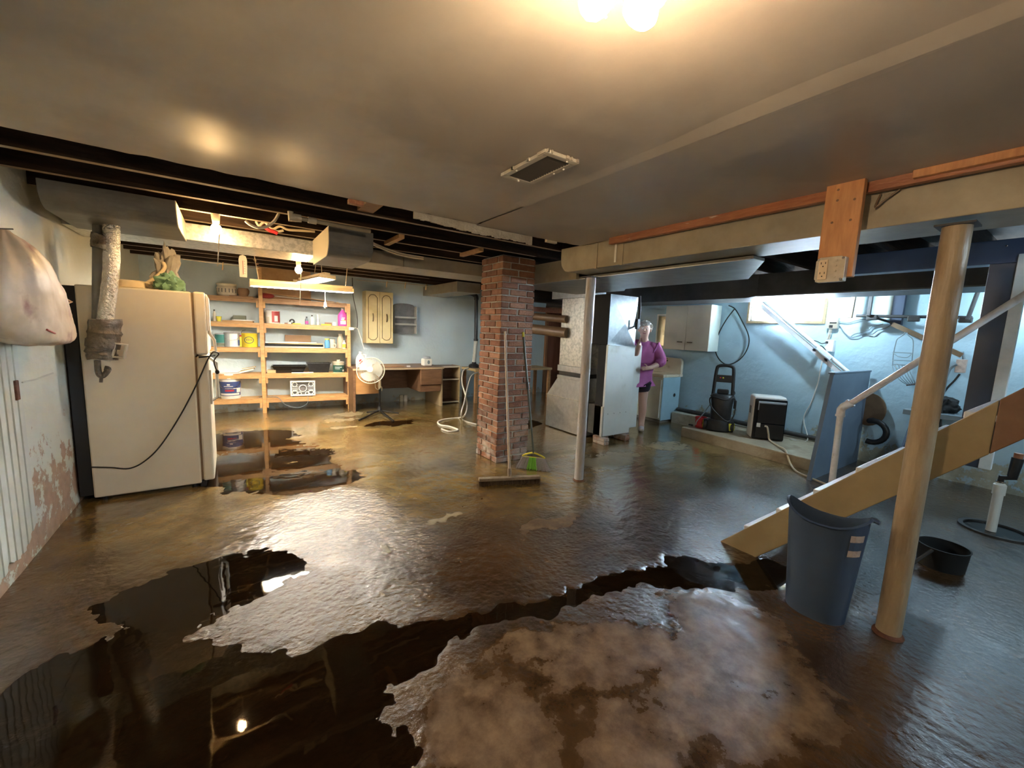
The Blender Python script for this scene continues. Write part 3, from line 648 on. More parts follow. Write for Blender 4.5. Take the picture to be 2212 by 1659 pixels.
# ================================================================ POSTS
def post(name, x, y, r, z1, mt, label, plate=True):
    t = thing(name, (x, y, 0), label, 'post', 'steel support posts')
    obj('pipe', MB().lathe([(r, 0.004), (r, z1)], (x, y, 0), 28), mt, t, smooth=True)
    obj('base_ring', MB().lathe([(r*1.28, 0), (r*1.22, .012), (r*1.02, .02)], (x, y, 0), 24), 'rust', t, smooth=True)
    if plate: obj('cap_plate', box((x-r*1.3, y-r*1.3, z1), (x+r*1.3, y+r*1.3, z1+.008)), 'iron', t)
    return t
post('support_post', 2.81, 2.83, .045, 1.975, 'post_grey', 'slim pale grey steel post beside the furnace')
post('support_post', 2.695, .455, .050, 1.99, 'pole_tan', 'thick tan steel post beside the blue bin')
# ================================================================ STAIRS AND RAILS
SL, SY = 1.055, 1.42
def stop(y): return SL*(SY-y)
SX0, SX1 = 2.86, 3.74
t = thing('staircase', (3.3, .8, 0), 'open wooden basement stairs with tan side boards and white treads', 'stairs')
def sboard(x, y0, y1):
    b = .255
    if y0 >= SY-.02: P = [(x, SY, 0), (x, SY-.245, 0), (x, y1, stop(y1)-b), (x, y1, stop(y1))]
    else: P = [(x, y0, stop(y0)), (x, y0, stop(y0)-b), (x, y1, stop(y1)-b), (x, y1, stop(y1))]
    return MB().prism(P, (.04, 0, 0))
for x in (SX0, SX1):
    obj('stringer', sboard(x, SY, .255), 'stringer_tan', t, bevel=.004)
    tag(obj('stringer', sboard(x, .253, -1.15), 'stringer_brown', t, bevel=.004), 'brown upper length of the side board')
for i in range(1, 13):
    z = .193*i; y = SY-z/SL
    obj('tread', MB().box((SX0+.003, y+.034, z-.034), (SX1+.037, y-.185, z)), 'tread_white', t, bevel=.006)
obj('foot_block', MB().prism([(SX0+.04, 1.40, 0), (SX0+.04, 1.30, 0), (SX0+.04, 1.30, .06), (SX0+.04, 1.385, .02)], (SX1-SX0-.04, 0, 0)), 'stringer_brown', t)
# the pipe handrail on the far side of the flight
hx = SX1+.075
t = thing('handrail', (hx, 1.09, stop(1.09)), 'white painted pipe handrail rising along the far side of the stairs', 'handrail')
p0 = Vector((hx, 1.09, .30)); p1 = Vector((hx, 1.10, .96)); p2 = Vector((hx, -.5, .96+1.6*1.05))
obj('rail_post', MB().tube([p0, p1], .022, 14), 'rail_white', t, smooth=True)
obj('rail_pipe', MB().tube([p1+Vector((0, -.03, .03)), p2], .021, 14), 'rail_white', t, smooth=True)
el = MB(); el.tube([p1-Vector((0, 0, .05)), p1, p1+Vector((0, -.012, .022)), p1+Vector((0, -.05, .055))], .028, 14)
el.tube([p1-Vector((0, 0, .055)), p1-Vector((0, 0, .04))], .032, 14); el.tube([p1+Vector((0, -.045, .05)), p1+Vector((0, -.056, .062))], .033, 14)
obj('elbow', el, 'rail_white', t, smooth=True)
obj('bracket', box((SX1+.03, 1.065, .24), (hx+.03, 1.115, .31)), 'iron', t)
# blue boxed header and blue board beyond the stairs
bx_ = 4.02
bt, bb = ax(1852, 550, bx_).z, ax(1852, 592, bx_).z
t = thing('stair_header', (bx_+.05, 0, bb), 'glossy blue painted boxed header above the stairs', 'beam')
obj('header_board', box((bx_, -1.6, bb), (bx_+.12, 1.24, bt)), 'blue_paint', t, bevel=.006)
sc_ = ax(2175, 531, bx_); obj('screw', MB().ball(sc_, .006), 'chrome', t)
yl, yr = ax(2125, 640, bx_).y, ax(2168, 720, bx_).y
t = thing('stair_board', (bx_+.05, (yl+yr)/2, .45), 'wide dark blue upright board behind the handrail with a white edge strip', 'board')
obj('board', box((bx_, yr, .68), (bx_+.035, yl, bb)), 'navy_paint', t, bevel=.003)
obj('edge_strip', box((bx_-.004, yr-.055, .68), (bx_+.05, yr, bb+.05)), 'strip_white', t, bevel=.003)
# low slate blue partition by the platform
pa = ay(1797, 808, 1.64); pb_ = ay(1873, 809, 1.64)
t = thing('low_partition', (5.75, 1.64, 0), 'low slate blue board partition standing beside the concrete platform', 'partition')
obj('board', MB().prism([(5.02, 1.62, 0), (6.44, 1.62, 0), (6.44, 1.62, pa.z), (pa.x, 1.62, pa.z)], (0, .04, 0)), 'slate_panel', t, bevel=.003)
obj('cap_strip', box((pa.x-.01, 1.61, pa.z+.001), (6.44, 1.67, pa.z+.018)), 'slate_panel', t, bevel=.003)

# ================================================================ ORANGE BOARD AND OUTLET BOX
yA_, yB2 = ax(1795, 390, 2.545).y, ax(1878, 375, 2.545).y
zl = ax(1772, 604, 2.545).z
t = thing('hanging_board', (2.555, (yA_+yB2)/2, zl), 'orange wooden board hanging from the ceiling trim with an outlet box', 'board')
ob = obj('board', box((2.505, yB2, zl), (2.543, yA_, 2.249)), 'orange_board', t, bevel=.003)
for q, (px, py) in enumerate(((1811, 410), (1809, 433), (1797, 481), (1837, 475), (1846, 430))):
    p = ax(px, py, 2.504); obj('knot', MB().lathe([(.006, 0), (.004, .0008)], (2.5045, p.y, p.z), 10, axis=Vector((-1, 0, 0))), 'stringer_brown', t)
c = ax(1792, 582, 2.455); hw = .058
t2 = thing('outlet_box', (2.48, c.y, c.z-hw), 'square metal outlet box with two sockets fixed low on the orange board', 'outlet')
obj('box', box((2.458, c.y-hw, c.z-hw), (2.5035, c.y+hw, c.z+hw)), 'steel_box', t2, bevel=.004)
cc = .014; oct_ = [(-hw-.003, -hw+cc), (-hw+cc, -hw-.003), (hw-cc, -hw-.003), (hw+.003, -hw+cc), (hw+.003, hw-cc), (hw-cc, hw+.003), (-hw+cc, hw+.003), (-hw-.003, hw-cc)]
obj('cover_plate', MB().prism([(2.457, c.y+a, c.z+b) for a, b in oct_], (-.003, 0, 0)), 'steel_box', t2, bevel=.001)
rc = obj('receptacle', box((2.448, c.y+.008, c.z-.048), (2.454, c.y+.046, c.z+.048)), 'outlet_ivory', t2, bevel=.002)
for s in (-.024, .024):
    for d in (-.009, .009): obj('slot', box((2.4474, c.y+.027+d-.0015, c.z+s+.003), (2.4484, c.y+.027+d+.0015, c.z+s+.013)), 'black_matte', rc)
    obj('slot', MB().lathe([(.0032, 0), (.0032, .001)], (2.4484, c.y+.027, c.z+s-.008), 8, axis=Vector((-1, 0, 0))), 'black_matte', rc)
for s in (-.04, -.01, .015, .04): obj('knockout', MB().lathe([(.005, 0), (.004, .002)], (2.454, c.y-.024, c.z+s), 10, axis=Vector((-1, 0, 0))), 'steel_box', t2)
for a, b in ((-1, -1), (1, 1), (-1, 1)): obj('screw', MB().lathe([(.006, 0), (.005, .003)], (2.454, c.y+a*.05, c.z+b*.05), 10, axis=Vector((-1, 0, 0))), 'chrome', t2)
# cord running behind the board
cb = MB().tube(spline([(2.63, yB2-.03, 2.18), (2.62, yB2-.02, 2.12), (2.625, yB2-.055, 2.15), (2.63, yB2-.10, 2.185)]), .004, 6)
tag(obj('cord', cb, 'pipe_brown'), 'short brown cord looping down behind the orange board', 'cord')

# ================================================================ CEILING VENT AND MAIN LAMP
v0, v1 = az(1083, 372, 2.22), az(1258, 344, 2.22)
vx0, vx1, vy0, vy1 = 1.145, 1.335, 1.465, 1.83
t = thing('ceiling_vent', ((vx0+vx1)/2, (vy0+vy1)/2, 2.212), 'rectangular metal ceiling register with chipped paint', 'vent')
zc_ = 2.230
w = .03
fr = MB()
for a, b in (((vx0, vy0, 2.214), (vx1, vy0+w, zc_)), ((vx0, vy1-w, 2.214), (vx1, vy1, zc_)), ((vx0, vy0+w, 2.214), (vx0+w, vy1-w, zc_)), ((vx1-w, vy0+w, 2.214), (vx1, vy1-w, zc_))): fr.box(a, b)
obj('frame', fr, 'vent_frame', t, bevel=.003)
obj('backing', box((vx0+w, vy0+w, 2.2275), (vx1-w, vy1-w, 2.2295)), 'black_matte', t)
for i in range(17):
    y = vy0+w+.009+(vy1-vy0-2*w-.018)*i/16; obj('louvre', MB().bar((vx0+w, y, 2.2215), (vx1-w, y, 2.2215), .014, .0016, up=(0, .75, .66)), 'vent_dark', t)
for i in range(16):
    s = random.random(); e = i % 2
    p = (vx0-.002, vy0+s*(vy1-vy0)) if e else (vx0+s*(vx1-vx0), vy0-.002)
    obj('paint_chip', MB().box((p[0]-.004, p[1]-.006, 2.2155), (p[0]+.004, p[1]+.008, 2.2285)), 'raw_gypsum', t)
for x, y in ((vx1-w/2, vy0+.09), (vx1-w/2, vy0+.16), (vx0+w/2, vy1-.12), (vx0+.1, vy1-w/2), (vx1-w-.03, vy0+w/2)): obj('screw', MB().ball((x, y, 2.213), .005, 8), 'paper_white', t)
# main two-bulb lampholder
t = thing('ceiling_lamp', (.72, .60, 2.06), 'two bulb porcelain ceiling lampholder, one bulb glowing white', 'lamp')
zt_ = 2.20
obj('canopy', MB().lathe([(.075, 2.236), (.075, 2.215), (.05, 2.195), (.03, 2.185)], (.68, .555, 0), 24), 'ceramic', t, smooth=True)
def bulb(name, base, tip, r, mt, parent):
    d = (Vector(tip)-Vector(base)); L_ = d.length
    pr = [(.0155, 0), (.0155, L_*.16), (r*.62, L_*.34), (r*.92, L_*.52), (r, L_*.68), (r*.9, L_*.84), (r*.55, L_*.96), (r*.1, L_)]
    return obj(name, MB().lathe(pr, base, 20, axis=d.normalized()), mt, parent, smooth=True)
tA = az(1372, 42, 2.045); tB = az(1256, 30, 2.05)
hub_ = Vector((.70, .56, 2.135))
obj('socket', MB().lathe([(.030, 0), (.032, .05), (.026, .062)], hub_, 18, axis=(tA-hub_).normalized()), 'ceramic', t, smooth=True)
hub2 = Vector((.645, .55, 2.14)); obj('socket', MB().lathe([(.028, 0), (.028, .05)], hub2, 18, axis=(tB-hub2).normalized()), 'ceramic', t, smooth=True)
bulb('bulb', hub_+(tA-hub_).normalized()*.05, tA, .036, 'bulb_main', t)
bulb('bulb', hub2+(tB-hub2).normalized()*.045, tB, .031, 'bulb_off', t)
obj('stem', MB().tube([(.68, .555, 2.236), (.67, .555, 2.14)], .03, 12), 'ceramic', t, smooth=True)
ca, cb2 = az(1280, 42, 2.07), az(1310, 38, 2.07)
obj('pull_cord', MB().tube(spline([ca, ca.lerp(cb2, .5)+Vector((0, 0, .012)), cb2, ca.lerp(cb2, .4)+Vector((0, -.008, .02)), hub_]), .0022, 6), 'plastic_bag', t)

# ================================================================ BACK LAMPS
def back_bulb(px, py, y, r, mt, label, chain_py, ztop):
    c = ay(px, py, y); t = thing('hanging_bulb', c, label, 'lamp')
    top = Vector((c.x, c.y, c.z+r*2.1))
    obj('socket', MB().lathe([(.022, c.z+r*1.2), (.026, c.z+r*1.9), (.03, ztop)], (c.x, c.y, 0), 14), 'ceramic', t, smooth=True)
    obj('bulb', MB().ball(c, (r, r, r*1.15), 16), mt, t, smooth=True)
    e = ay(px+3, chain_py, y); obj('pull_chain', MB().tube([Vector((c.x+.02, c.y-.03, c.z+r)), Vector((c.x+.022, c.y-.035, c.z)), e], .0035, 6), 'chain', t)
    return t
back_bulb(467, 495, 3.995, .036, 'bulb_back', 'glowing warm bulb hanging between the two sheet metal boots', 575, 2.2505)
t = back_bulb(645, 583, 5.215, .036, 'bulb_back', 'glowing warm bulb hanging over the shop light and shelves', 660, 2.2505)
obj('cable', MB().tube(spline([ay(x_, y_, 5.2) for x_, y_ in ((645, 570), (644, 562), (636, 560), (628, 556), (632, 551), (650, 556))]), .006, 6), 'hose_cream', t)
# shop lights
a, b = ay(540, 617, 5.62), ay(761, 632, 5.62); zz = a.z; zdrop = b.z-a.z
def shop(a, b, w, label, tubes=2):
    t = thing('shop_light', ((a+b)/2), label, 'lamp', 'hanging fluorescent shop lights'); d = (b-a).normalized(); s = Vector((0, 0, 1)).cross(d).normalized(); u = d.cross(s)
    P = [a+s*(-w)+u*0, a+s*(-w*.35)+u*.045, a+s*(w*.35)+u*.045, a+s*w]
    P2 = P+[a+s*w-u*.004, a+s*(w*.33)+u*.038, a-s*(w*.33)+u*.038, a-s*w-u*.004]
    obj('reflector', MB().prism(P2, b-a), 'fixture_white', t)
    obj('ballast_box', MB().prism([a+s*(-w*.33)+u*.046, a+s*(-w*.33)+u*.075, a+s*(w*.33)+u*.075, a+s*(w*.33)+u*.046], b-a), 'fixture_white', t)
    for k in range(tubes):
        o = s*(w*.45*(2*k-1)) if tubes == 2 else s*0
        obj('tube', MB().tube([a+o+u*.008+d*.03, b+o+u*.008-d*.03], .016, 10), 'tube', t, smooth=True)
    for e in (a, b): obj('end_cap', MB().bar(e-d*.004+u*.02, e+d*.004+u*.02, w*1.9, .05, up=u), 'fixture_white', t)
    return t, u
t, u_ = shop(a, b, .085, 'long glowing fluorescent shop light hanging on chains in front of the shelves')
for px, top in ((556, (548, 560)), (748, (752, 588))):
    e = a.lerp(b, .08 if px < 600 else .93)+u_*.07; q = ay(top[0], top[1], 5.6); q.z = 2.2495; q.y = 5.62
    obj('chain', MB().tube([e, q], .005, 6), 'chain', t)
pc = a.lerp(b, .55)
obj('pull_cord', MB().tube([a.lerp(b, .70)+Vector((0, -.05, 0)), a.lerp(b, .70)+Vector((0, -.05, -.14))], .003, 6), 'paper_white', t)
obj('cord_pull', MB().lathe([(.006, 0), (.02, .02), (.015, .06), (.004, .09)], a.lerp(b, .70)+Vector((0, -.05, -.22)), 10), 'paper_white', t, smooth=True)
a2, b2_ = ay(652, 613, 6.5), ay(708, 601, 6.0)
t, u2 = shop(a2, b2_, .13, 'wide bright shop light tilted behind the long hanging one')
for k, (tx, ty) in enumerate(((683, 572), (694, 576))): obj('chain', MB().tube([a2.lerp(b2_, .5+.3*k)+u2*.06, (lambda q_: Vector((q_.x, 6.02, 2.2495)))(ay(tx, ty, 6.02))], .004, 6), 'chain', t)

# ================================================================ FRIDGE AND LEFT CORNER
FX0, FX1, FY0, FY1, FH = -.925, -.255, 4.31, 5.04, 1.668
t = thing('fridge', (-.55, 4.67, 0), 'tall cream refrigerator with its side to the room', 'fridge')
obj('body', box((FX0, FY0, .035), (FX1, FY1, FH)), 'fridge_cream', t, bevel=.012)
zs = ay(424, 768, FY0).z
for nm, z0, z1 in (('freezer_door', zs+.006, FH+.004), ('fridge_door', .055, zs-.006)):
    d = obj(nm, box((FX1+.014, FY0-.004, z0), (FX1+.092, FY1+.004, z1)), 'fridge_cream', t, bevel=.014)
    obj('gasket', box((FX1, FY0+.012, z0+.01), (FX1+.014, FY1-.012, z1-.01)), 'gasket', d)
    hx0 = FX1+.094
    if nm[0] == 'f' and z0 > 1: hz = [(hx0-.002, z1-.02), (hx0+.012, z1-.05), (hx0+.014, z0+.18), (hx0+.045, z0+.12), (hx0+.05, z0+.03), (hx0+.008, z0+.012)]
    else: hz = [(hx0+.008, z1-.02), (hx0+.05, z1-.06), (hx0+.05, z1-.36), (hx0-.002, z1-.40)]
    obj('handle', MB().tube([(x_, FY0+.07, z_) for x_, z_ in hz], .012, 8), 'fridge_white', d, smooth=True)
    obj('handle_plate', box((hx0-.001, FY0+.035, (z0+.2) if z0 > 1 else z1-.42), (hx0+.012, FY0+.105, (z1-.03) if z0 > 1 else z1-.12)), 'fridge_white', d, bevel=.005)
obj('back_panel', box((FX0-.075, FY0+.01, .06), (FX0-.002, FY1-.03, 1.655)), 'gap_shade', t)  # black for the fridge back and the shadow gap to the wall
obj('base_grille', box((FX1-.01, FY0+.02, .0), (FX1+.03, FY1-.02, .05)), 'black_plastic', t)
for x, y in ((FX0+.05, FY0+.05), (FX1-.05, FY0+.05), (FX0+.05, FY1-.05), (FX1-.06, FY1-.05)): obj('foot', MB().lathe([(.022, 0), (.022, .036)], (x, y, 0), 10), 'black_plastic', t)
obj('hinge_cover', box((FX1-.05, FY1-.09, FH+.001), (FX1+.08, FY1-.03, FH+.02)), 'fridge_white', t, bevel=.004)
# power cord hooked on the handle and draped across the side
yc = FY0-.012
cp = [ay(x, y, yc) for x, y in ((196, 1009), (240, 1010), (278, 1012), (310, 998), (345, 965), (385, 905), (420, 840), (445, 785), (452, 772))]
cp2 = [Vector((FX1+.13, FY0+.01, zs+.03)), Vector((FX1+.165, FY0+.045, zs+.01)), Vector((FX1+.13, FY0+.02, zs-.05)), Vector((FX1+.15, FY0-.01, zs-.14))]
t = thing('draped_cable', cp[3], 'thin black power cord looped on the fridge handle and draped across its side', 'cord')
obj('cable', MB().tube(spline(cp+cp2), .0055, 7), 'cord_black', t, smooth=True)
q = ay(452, 770, yc); obj('strap', MB().tube([ay(429, 771, yc), q, Vector((FX1+.14, FY0+.02, zs+.0))], [.011, .006, .006], 7), 'cord_black', t)
obj('plug', MB().ball(cp2[-1], (.016, .014, .02), 10), 'cord_black', t)
# things on top of the fridge
hc = Vector((-.47, 4.50, FH+.002)); hc.x = ay(282, 612, 4.5).x
t = thing('straw_hat', hc, 'flat cream hat lying on top of the fridge', 'hat')
obj('brim', MB().lathe([(.13, 0), (.135, .006), (.10, .010)], hc, 24, sx=1.1), 'cloth_cream', t, smooth=True)
obj('crown', MB().lathe([(.088, .009), (.085, .055), (.075, .064), (.02, .066)], hc, 24, sx=1.1), 'cloth_cream', t, smooth=True)
def rumpled(name, c, r, mt, label, cat, sd, am=.35):
    bm = bmesh.new(); bmesh.ops.create_icosphere(bm, subdivisions=4, radius=1)
    for v in bm.verts:
        d = v.co.normalized(); k = 1+am*noise.noise(d*2.1+Vector((sd, 0, 0)))+am*.6*abs(noise.noise(d*5+Vector((0, sd, 0))))
        v.co = Vector((d.x*r[0]*k, d.y*r[1]*k, max(-r[2]*.62, d.z*r[2]*k)+r[2]*.62))+Vector(c)
    mb = MB(); mb.add([v.co.copy() for v in bm.verts], [[v.index for v in f.verts] for f in bm.faces]); bm.free()
    return tag(obj(name, mb, mt, smooth=True), label, cat)
rumpled('rag', (ay(326, 612, 4.5).x, 4.60, FH+.002), (.08, .07, .045), 'cloth_cream', 'crumpled cream cloth beside the hat on the fridge', 'cloth', 3.3)
rumpled('rag', (ay(366, 605, 4.47).x, 4.47, FH+.002), (.085, .09, .085), 'cloth_green', 'crumpled green cloth near the front edge of the fridge top', 'cloth', 8.1, .5)
gx_ = ay(360, 560, 4.7)
rumpled('rag', (gx_.x, 4.72, FH+.002), (.08, .09, .20), 'cloth_grey', 'grey gauzy cloth heaped behind the green cloth on the fridge', 'cloth', 5.7, .7)
tag(obj('rolled_strip', MB().tube(spline([ay(310, 616, 4.6), ay(335, 600, 4.6), ay(355, 580, 4.62), ay(352, 566, 4.64)]), [.014]*6*3+[.01], 7), 'cloth_cream', smooth=True), 'cream rolled strip leaning up on the cloths on the fridge', 'cloth')
# foil exhaust hose hanging in front of the fridge
yf = 4.16
a, b, c_ = ay(240, 470, yf), ay(240, 585, yf), ay(226, 700, yf)
t = thing('foil_hose', c_, 'shiny foil exhaust hose hanging from the joists with a taped end', 'hose')
pts = spline([Vector((a.x, yf, 2.245)), a, b, c_], 10)
obj('foil_tube', MB().tube(pts, [.047+.004*noise.noise(Vector((i*.8, 3, 1))) for i in range(len(pts))], 18), 'foil', t, smooth=True)
g0, g1 = ay(216, 432, yf+.09), ay(214, 690, yf+.09)
tag(obj('grey_tube', MB().tube([Vector((g0.x, yf+.08, 2.245)), g1], .040, 16), 'duct_grey', t, smooth=True), 'dull grey pipe beside the foil')
def wrap(pxa, pxb, r, mt, sd, nm='tape_wrap'):
    A, B = ay(*pxa, yf+.03), ay(*pxb, yf+.03); n_ = 10; mb = MB(); rs = [r*(1+.12*noise.noise(Vector((i*.9, sd, 0)))) for i in range(n_+1)]
    mb.tube([A.lerp(B, i/n_)+Vector((.01*noise.noise(Vector((i*.7, sd, 4))), 0, 0)) for i in range(n_+1)], rs, 14); obj(nm, mb, mt, t, smooth=True)
wrap((227, 512), (226, 540), .075, 'duct_tape', 2)
wrap((228, 690), (224, 748), .092, 'duct_tape', 5); wrap((218, 738), (222, 775), .085, 'duct_tape', 7)
cpn = ay(258, 758, yf-.02)
fm = MB()
for s in ((-1, 0), (1, 0)): fm.box((cpn.x+s[0]*.03-.006, yf-.03, cpn.z-.05), (cpn.x+s[0]*.03+.006, yf+.03, cpn.z+.05))
for s in (-1, 1): fm.box((cpn.x-.036, yf-.03, cpn.z+s*.05-.006), (cpn.x+.036, yf+.03, cpn.z+s*.05+.006))
fm.xf(Matrix.Translation(cpn) @ Matrix.Rotation(R(12), 4, 'Y') @ Matrix.Translation(-cpn)); obj('connector_frame', fm, 'cream_plastic', t, bevel=.002)
obj('flap', MB().prism([ay(196, 772, yf-.03), ay(216, 752, yf-.03), ay(240, 775, yf-.03), ay(236, 782, yf-.03)], (0, .03, 0)), 'cream_plastic', t)
obj('dangling_strap', MB().tube(spline([ay(210, 778, yf), ay(213, 805, yf), ay(222, 812, yf), ay(234, 798, yf), ay(226, 795, yf)]), .019, 8), 'duct_tape', t, smooth=True)
obj('dangling_strap', MB().tube(spline([ay(219, 812, yf), ay(218, 826, yf)]), .010, 8), 'duct_tape', t)
# carrier bag on the left wall
xb = -.875
t = thing('plastic_bag', ax(75, 745, xb), 'full cream plastic carrier bag hanging on the left wall', 'bag')
prof = [(497, 2, 14), (520, -6, 38), (560, -16, 66), (600, -22, 96), (640, -20, 120), (680, -10, 140), (710, 2, 146), (730, 18, 143), (741, 44, 126), (746, 70, 105)]
mb = MB(); n_ = 44; rings = []
for i, (py, l, r_) in enumerate(prof):
    r_ -= 9*min(1, i/3)
    A, B = ax(l, py, xb), ax(r_, py, xb); c_ = (A+B)/2; hw = (B-A).length/2; hd = min(.12, hw*.55); pl_ = .10*max(0, 1-i/7)
    for j in range(n_):
        an = 2*math.pi*j/n_; k = 1+.06*noise.noise(Vector((math.cos(an)*2, math.sin(an)*2, i*.55)))+pl_*math.sin(an*7+.6*math.sin(i*.7))
        mb.v.append(Vector((max(XL+.008, c_.x+hd*math.sin(an)*k), c_.y+(B.y-A.y)/2*math.cos(an)*k, c_.z+(B.z-A.z)/2*math.cos(an))))
    rings.append(i)
for i in range(len(prof)-1):
    for j in range(n_): mb.f.append((i*n_+j, i*n_+(j+1) % n_, (i+1)*n_+(j+1) % n_, (i+1)*n_+j)); mb.m.append(0)
mb.f += [tuple(range(n_)), tuple((len(prof)-1)*n_+j for j in range(n_))]; mb.m += [0, 0]
bo = obj('bag_body', mb, 'plastic_bag', t, smooth=True); sb = bo.modifiers.new('sub', 'SUBSURF'); sb.levels = sb.render_levels = 2
tx = bpy.data.textures.new('crinkle', 'CLOUDS'); tx.noise_scale = .09; dm_ = bo.modifiers.new('crinkle', 'DISPLACE'); dm_.texture = tx; dm_.strength = .018; dm_.mid_level = .5; dm_.texture_coords = 'LOCAL'
xo = xb+.10
obj('handle_loop', MB().tube([ax(104, 625, xo-.03), ax(135, 642, xo), ax(155, 652, xo), ax(135, 660, xo), ax(112, 668, xo-.02)], .006, 6), 'plastic_bag', t)
def patch(pxs, xx, mt, nm, d=.006): obj(nm, MB().prism([ax(a_, b_, xx) for a_, b_ in pxs], (d, 0, 0)), mt, t)
patch([(128, 672), (136, 680), (141, 697), (130, 692), (124, 678)], xo-.045, 'bag_print', 'printed_mark')
obj('red_cord', MB().tube(spline([ax(101, 712, xo+.0), ax(118, 720, xo+.005), ax(132, 725, xo-.005), ax(141, 712, xo-.03), ax(141, 700, xo-.045)]), .005, 6), 'bag_red', t)
obj('wall_hook', MB().tube([ax(-4, 494, XL+.01), ax(28, 495, XL+.05)], .004, 6), 'iron', t)

# ================================================================ SHELVING
SA = R(-7); SO = Vector((.405, 7.48, 0)); su = Vector((math.cos(SA), math.sin(SA), 0)); sn = Vector((-math.sin(SA), math.cos(SA), 0))
def S(s, d, z): return SO+su*s+sn*d+Vector((0, 0, z))
def sp(px, py, d=0.): p = ap(px, py, SO+sn*d, sn); return (p-SO).dot(su), p.z
def sbox(s0, s1, d0, d1, z0, z1, mb=None):
    mb = mb or MB(); k = len(mb.v); mb.box((s0, d0, z0), (s1, d1, z1))
    for i in range(k, len(mb.v)): v = mb.v[i]; mb.v[i] = S(v.x, v.y, v.z)
    return mb
t = thing('shelving', S(.0, .2, 0), 'rough pine storage shelving full of paint and tools against the far wall', 'shelf')
sR = sp(754, 760)[0]; sLft = -1.05; DEP = .30
zl = [sp(x, y)[1] for x, y in ((557, 640), (560, 698.5), (564, 753.5), (566, 808), (567, 862))]
zr = [sp(x, y)[1] for x, y in ((740, 658), (748, 704), (750, 751), (752, 805), (752, 853))]
ZS = [(a_+b_)/2 for a_, b_ in zip(zl, zr)]
pw = .055
obj('post', sbox(-pw/2, pw/2, 0, .04, 0, sp(557, 566)[1]), 'pine', t, bevel=.003)
obj('post', sbox(sR-pw/2, sR+pw/2, 0, .04, 0, zr[0]+.02), 'pine', t, bevel=.003)
obj('post', sbox(sLft-pw/2, sLft+pw/2, 0, .04, 0, zl[0]+.02), 'pine', t, bevel=.003)
for s in (-.0, sR, sLft): obj('post', sbox(s-pw/2, s+pw/2, DEP-.04, DEP, 0, ZS[0]), 'pine_dark', t)
for k, z in enumerate(ZS):
    m1 = 'pine_dark' if k == 0 else 'pine'
    for s0, s1 in ((sLft+pw/2, -pw/2-.002), (pw/2+.002, sR-pw/2)):
        obj('shelf_board', sbox(s0, s1, .005, DEP, z-.018, z), m1, t, bevel=.002)
        obj('front_rail', sbox(s0, s1, .002, .036, z-.075, z-.02), m1, t, bevel=.003)
        for q, e in ((s0, 1), (s1, -1)):
            obj('cleat', sbox(q, q+e*.032, -.012, .001, z-.15, z-.05), 'pine', t, bevel=.002)
bp_ = [sp(640, 545), sp(640, 640)]
tag(obj('plywood_sheet', sbox(sp(566, 600)[0]-.02, sp(672, 600)[0], .26, .275, ZS[0]+.002, ZS[0]+.52), 'plywood'), 'brown plywood sheet standing on the top shelf behind the lamps', 'board')

def onshelf(k, px, d): return sp(px, 750, d)[0], ZS[k]+.0015
PX = 1/139.                                          # metres per pixel at the shelves
def can(k, px, wpx, hpx, d, mt, lab, cat='can', name='paint_can', label2=None, lid='can_silver', handle=True, band=None, grp=None):
    s, z = onshelf(k, px, d); r, h = wpx*PX/2, hpx*PX; c = S(s, d, z)
    t = thing(name, c, lab, cat, grp)
    obj('body', MB().lathe([(r*.98, 0), (r, .008), (r, h*.93), (r*1.03, h*.95), (r*1.03, h)], c, 24), mt, t, smooth=True)
    obj('lid', MB().lathe([(r*.9, h+.0005), (r*.86, h+.006), (r*.5, h+.004)], c, 20), lid, t, smooth=True)
    if band:
        for mt_, z0, z1, a0, a1 in band:
            mb = MB(); n_ = 10; rr = r+.0015
            P = []
            for i in range(n_+1):
                an = R(a0+(a1-a0)*i/n_); dr_ = -sn*math.cos(an)+su*math.sin(an)
                P += [c+dr_*rr+Vector((0, 0, z0*h)), c+dr_*rr+Vector((0, 0, z1*h))]
            mb.add(P, [(2*i, 2*i+2, 2*i+3, 2*i+1) for i in range(n_)]); obj('label_print', mb, mt_, t, smooth=True)
    if handle:
        e1, e2 = c+su*r*1.02+Vector((0, 0, h*.8)), c-su*r*1.02+Vector((0, 0, h*.8))
        obj('bail_handle', MB().tube(spline([e1, c-sn*(r+.012)+su*r*.6+Vector((0, 0, h*.52)), c-sn*(r+.014)-su*r*.5+Vector((0, 0, h*.5)), e2]), .0022, 6), 'chrome', t)
    return t
def bottle(k, px, wpx, hpx, d, mt, cap, lab, pinch=.45, band=None, name='bottle', cat='bottle', grp=None, oval=1.):
    s, z = onshelf(k, px, d); r, h = wpx*PX/2, hpx*PX; c = S(s, d, z); t = thing(name, c, lab, cat, grp)
    obj('body', MB().lathe([(r*.95, 0), (r, .01), (r, h*.62), (r*.85, h*.72), (r*pinch, h*.82), (r*pinch, h*.88)], c, 18, sy=oval), mt, t, smooth=True)
    obj('cap', MB().lathe([(r*pinch*1.15, h*.88), (r*pinch*1.1, h), (r*.1, h)], c, 14), cap, t, smooth=True)
    if band:
        for mt_, z0, z1 in band: obj('label_print', MB().lathe([(r*1.012, h*z0), (r*1.012, h*z1)], c, 18, sy=oval), mt_, t, smooth=True)
    return t
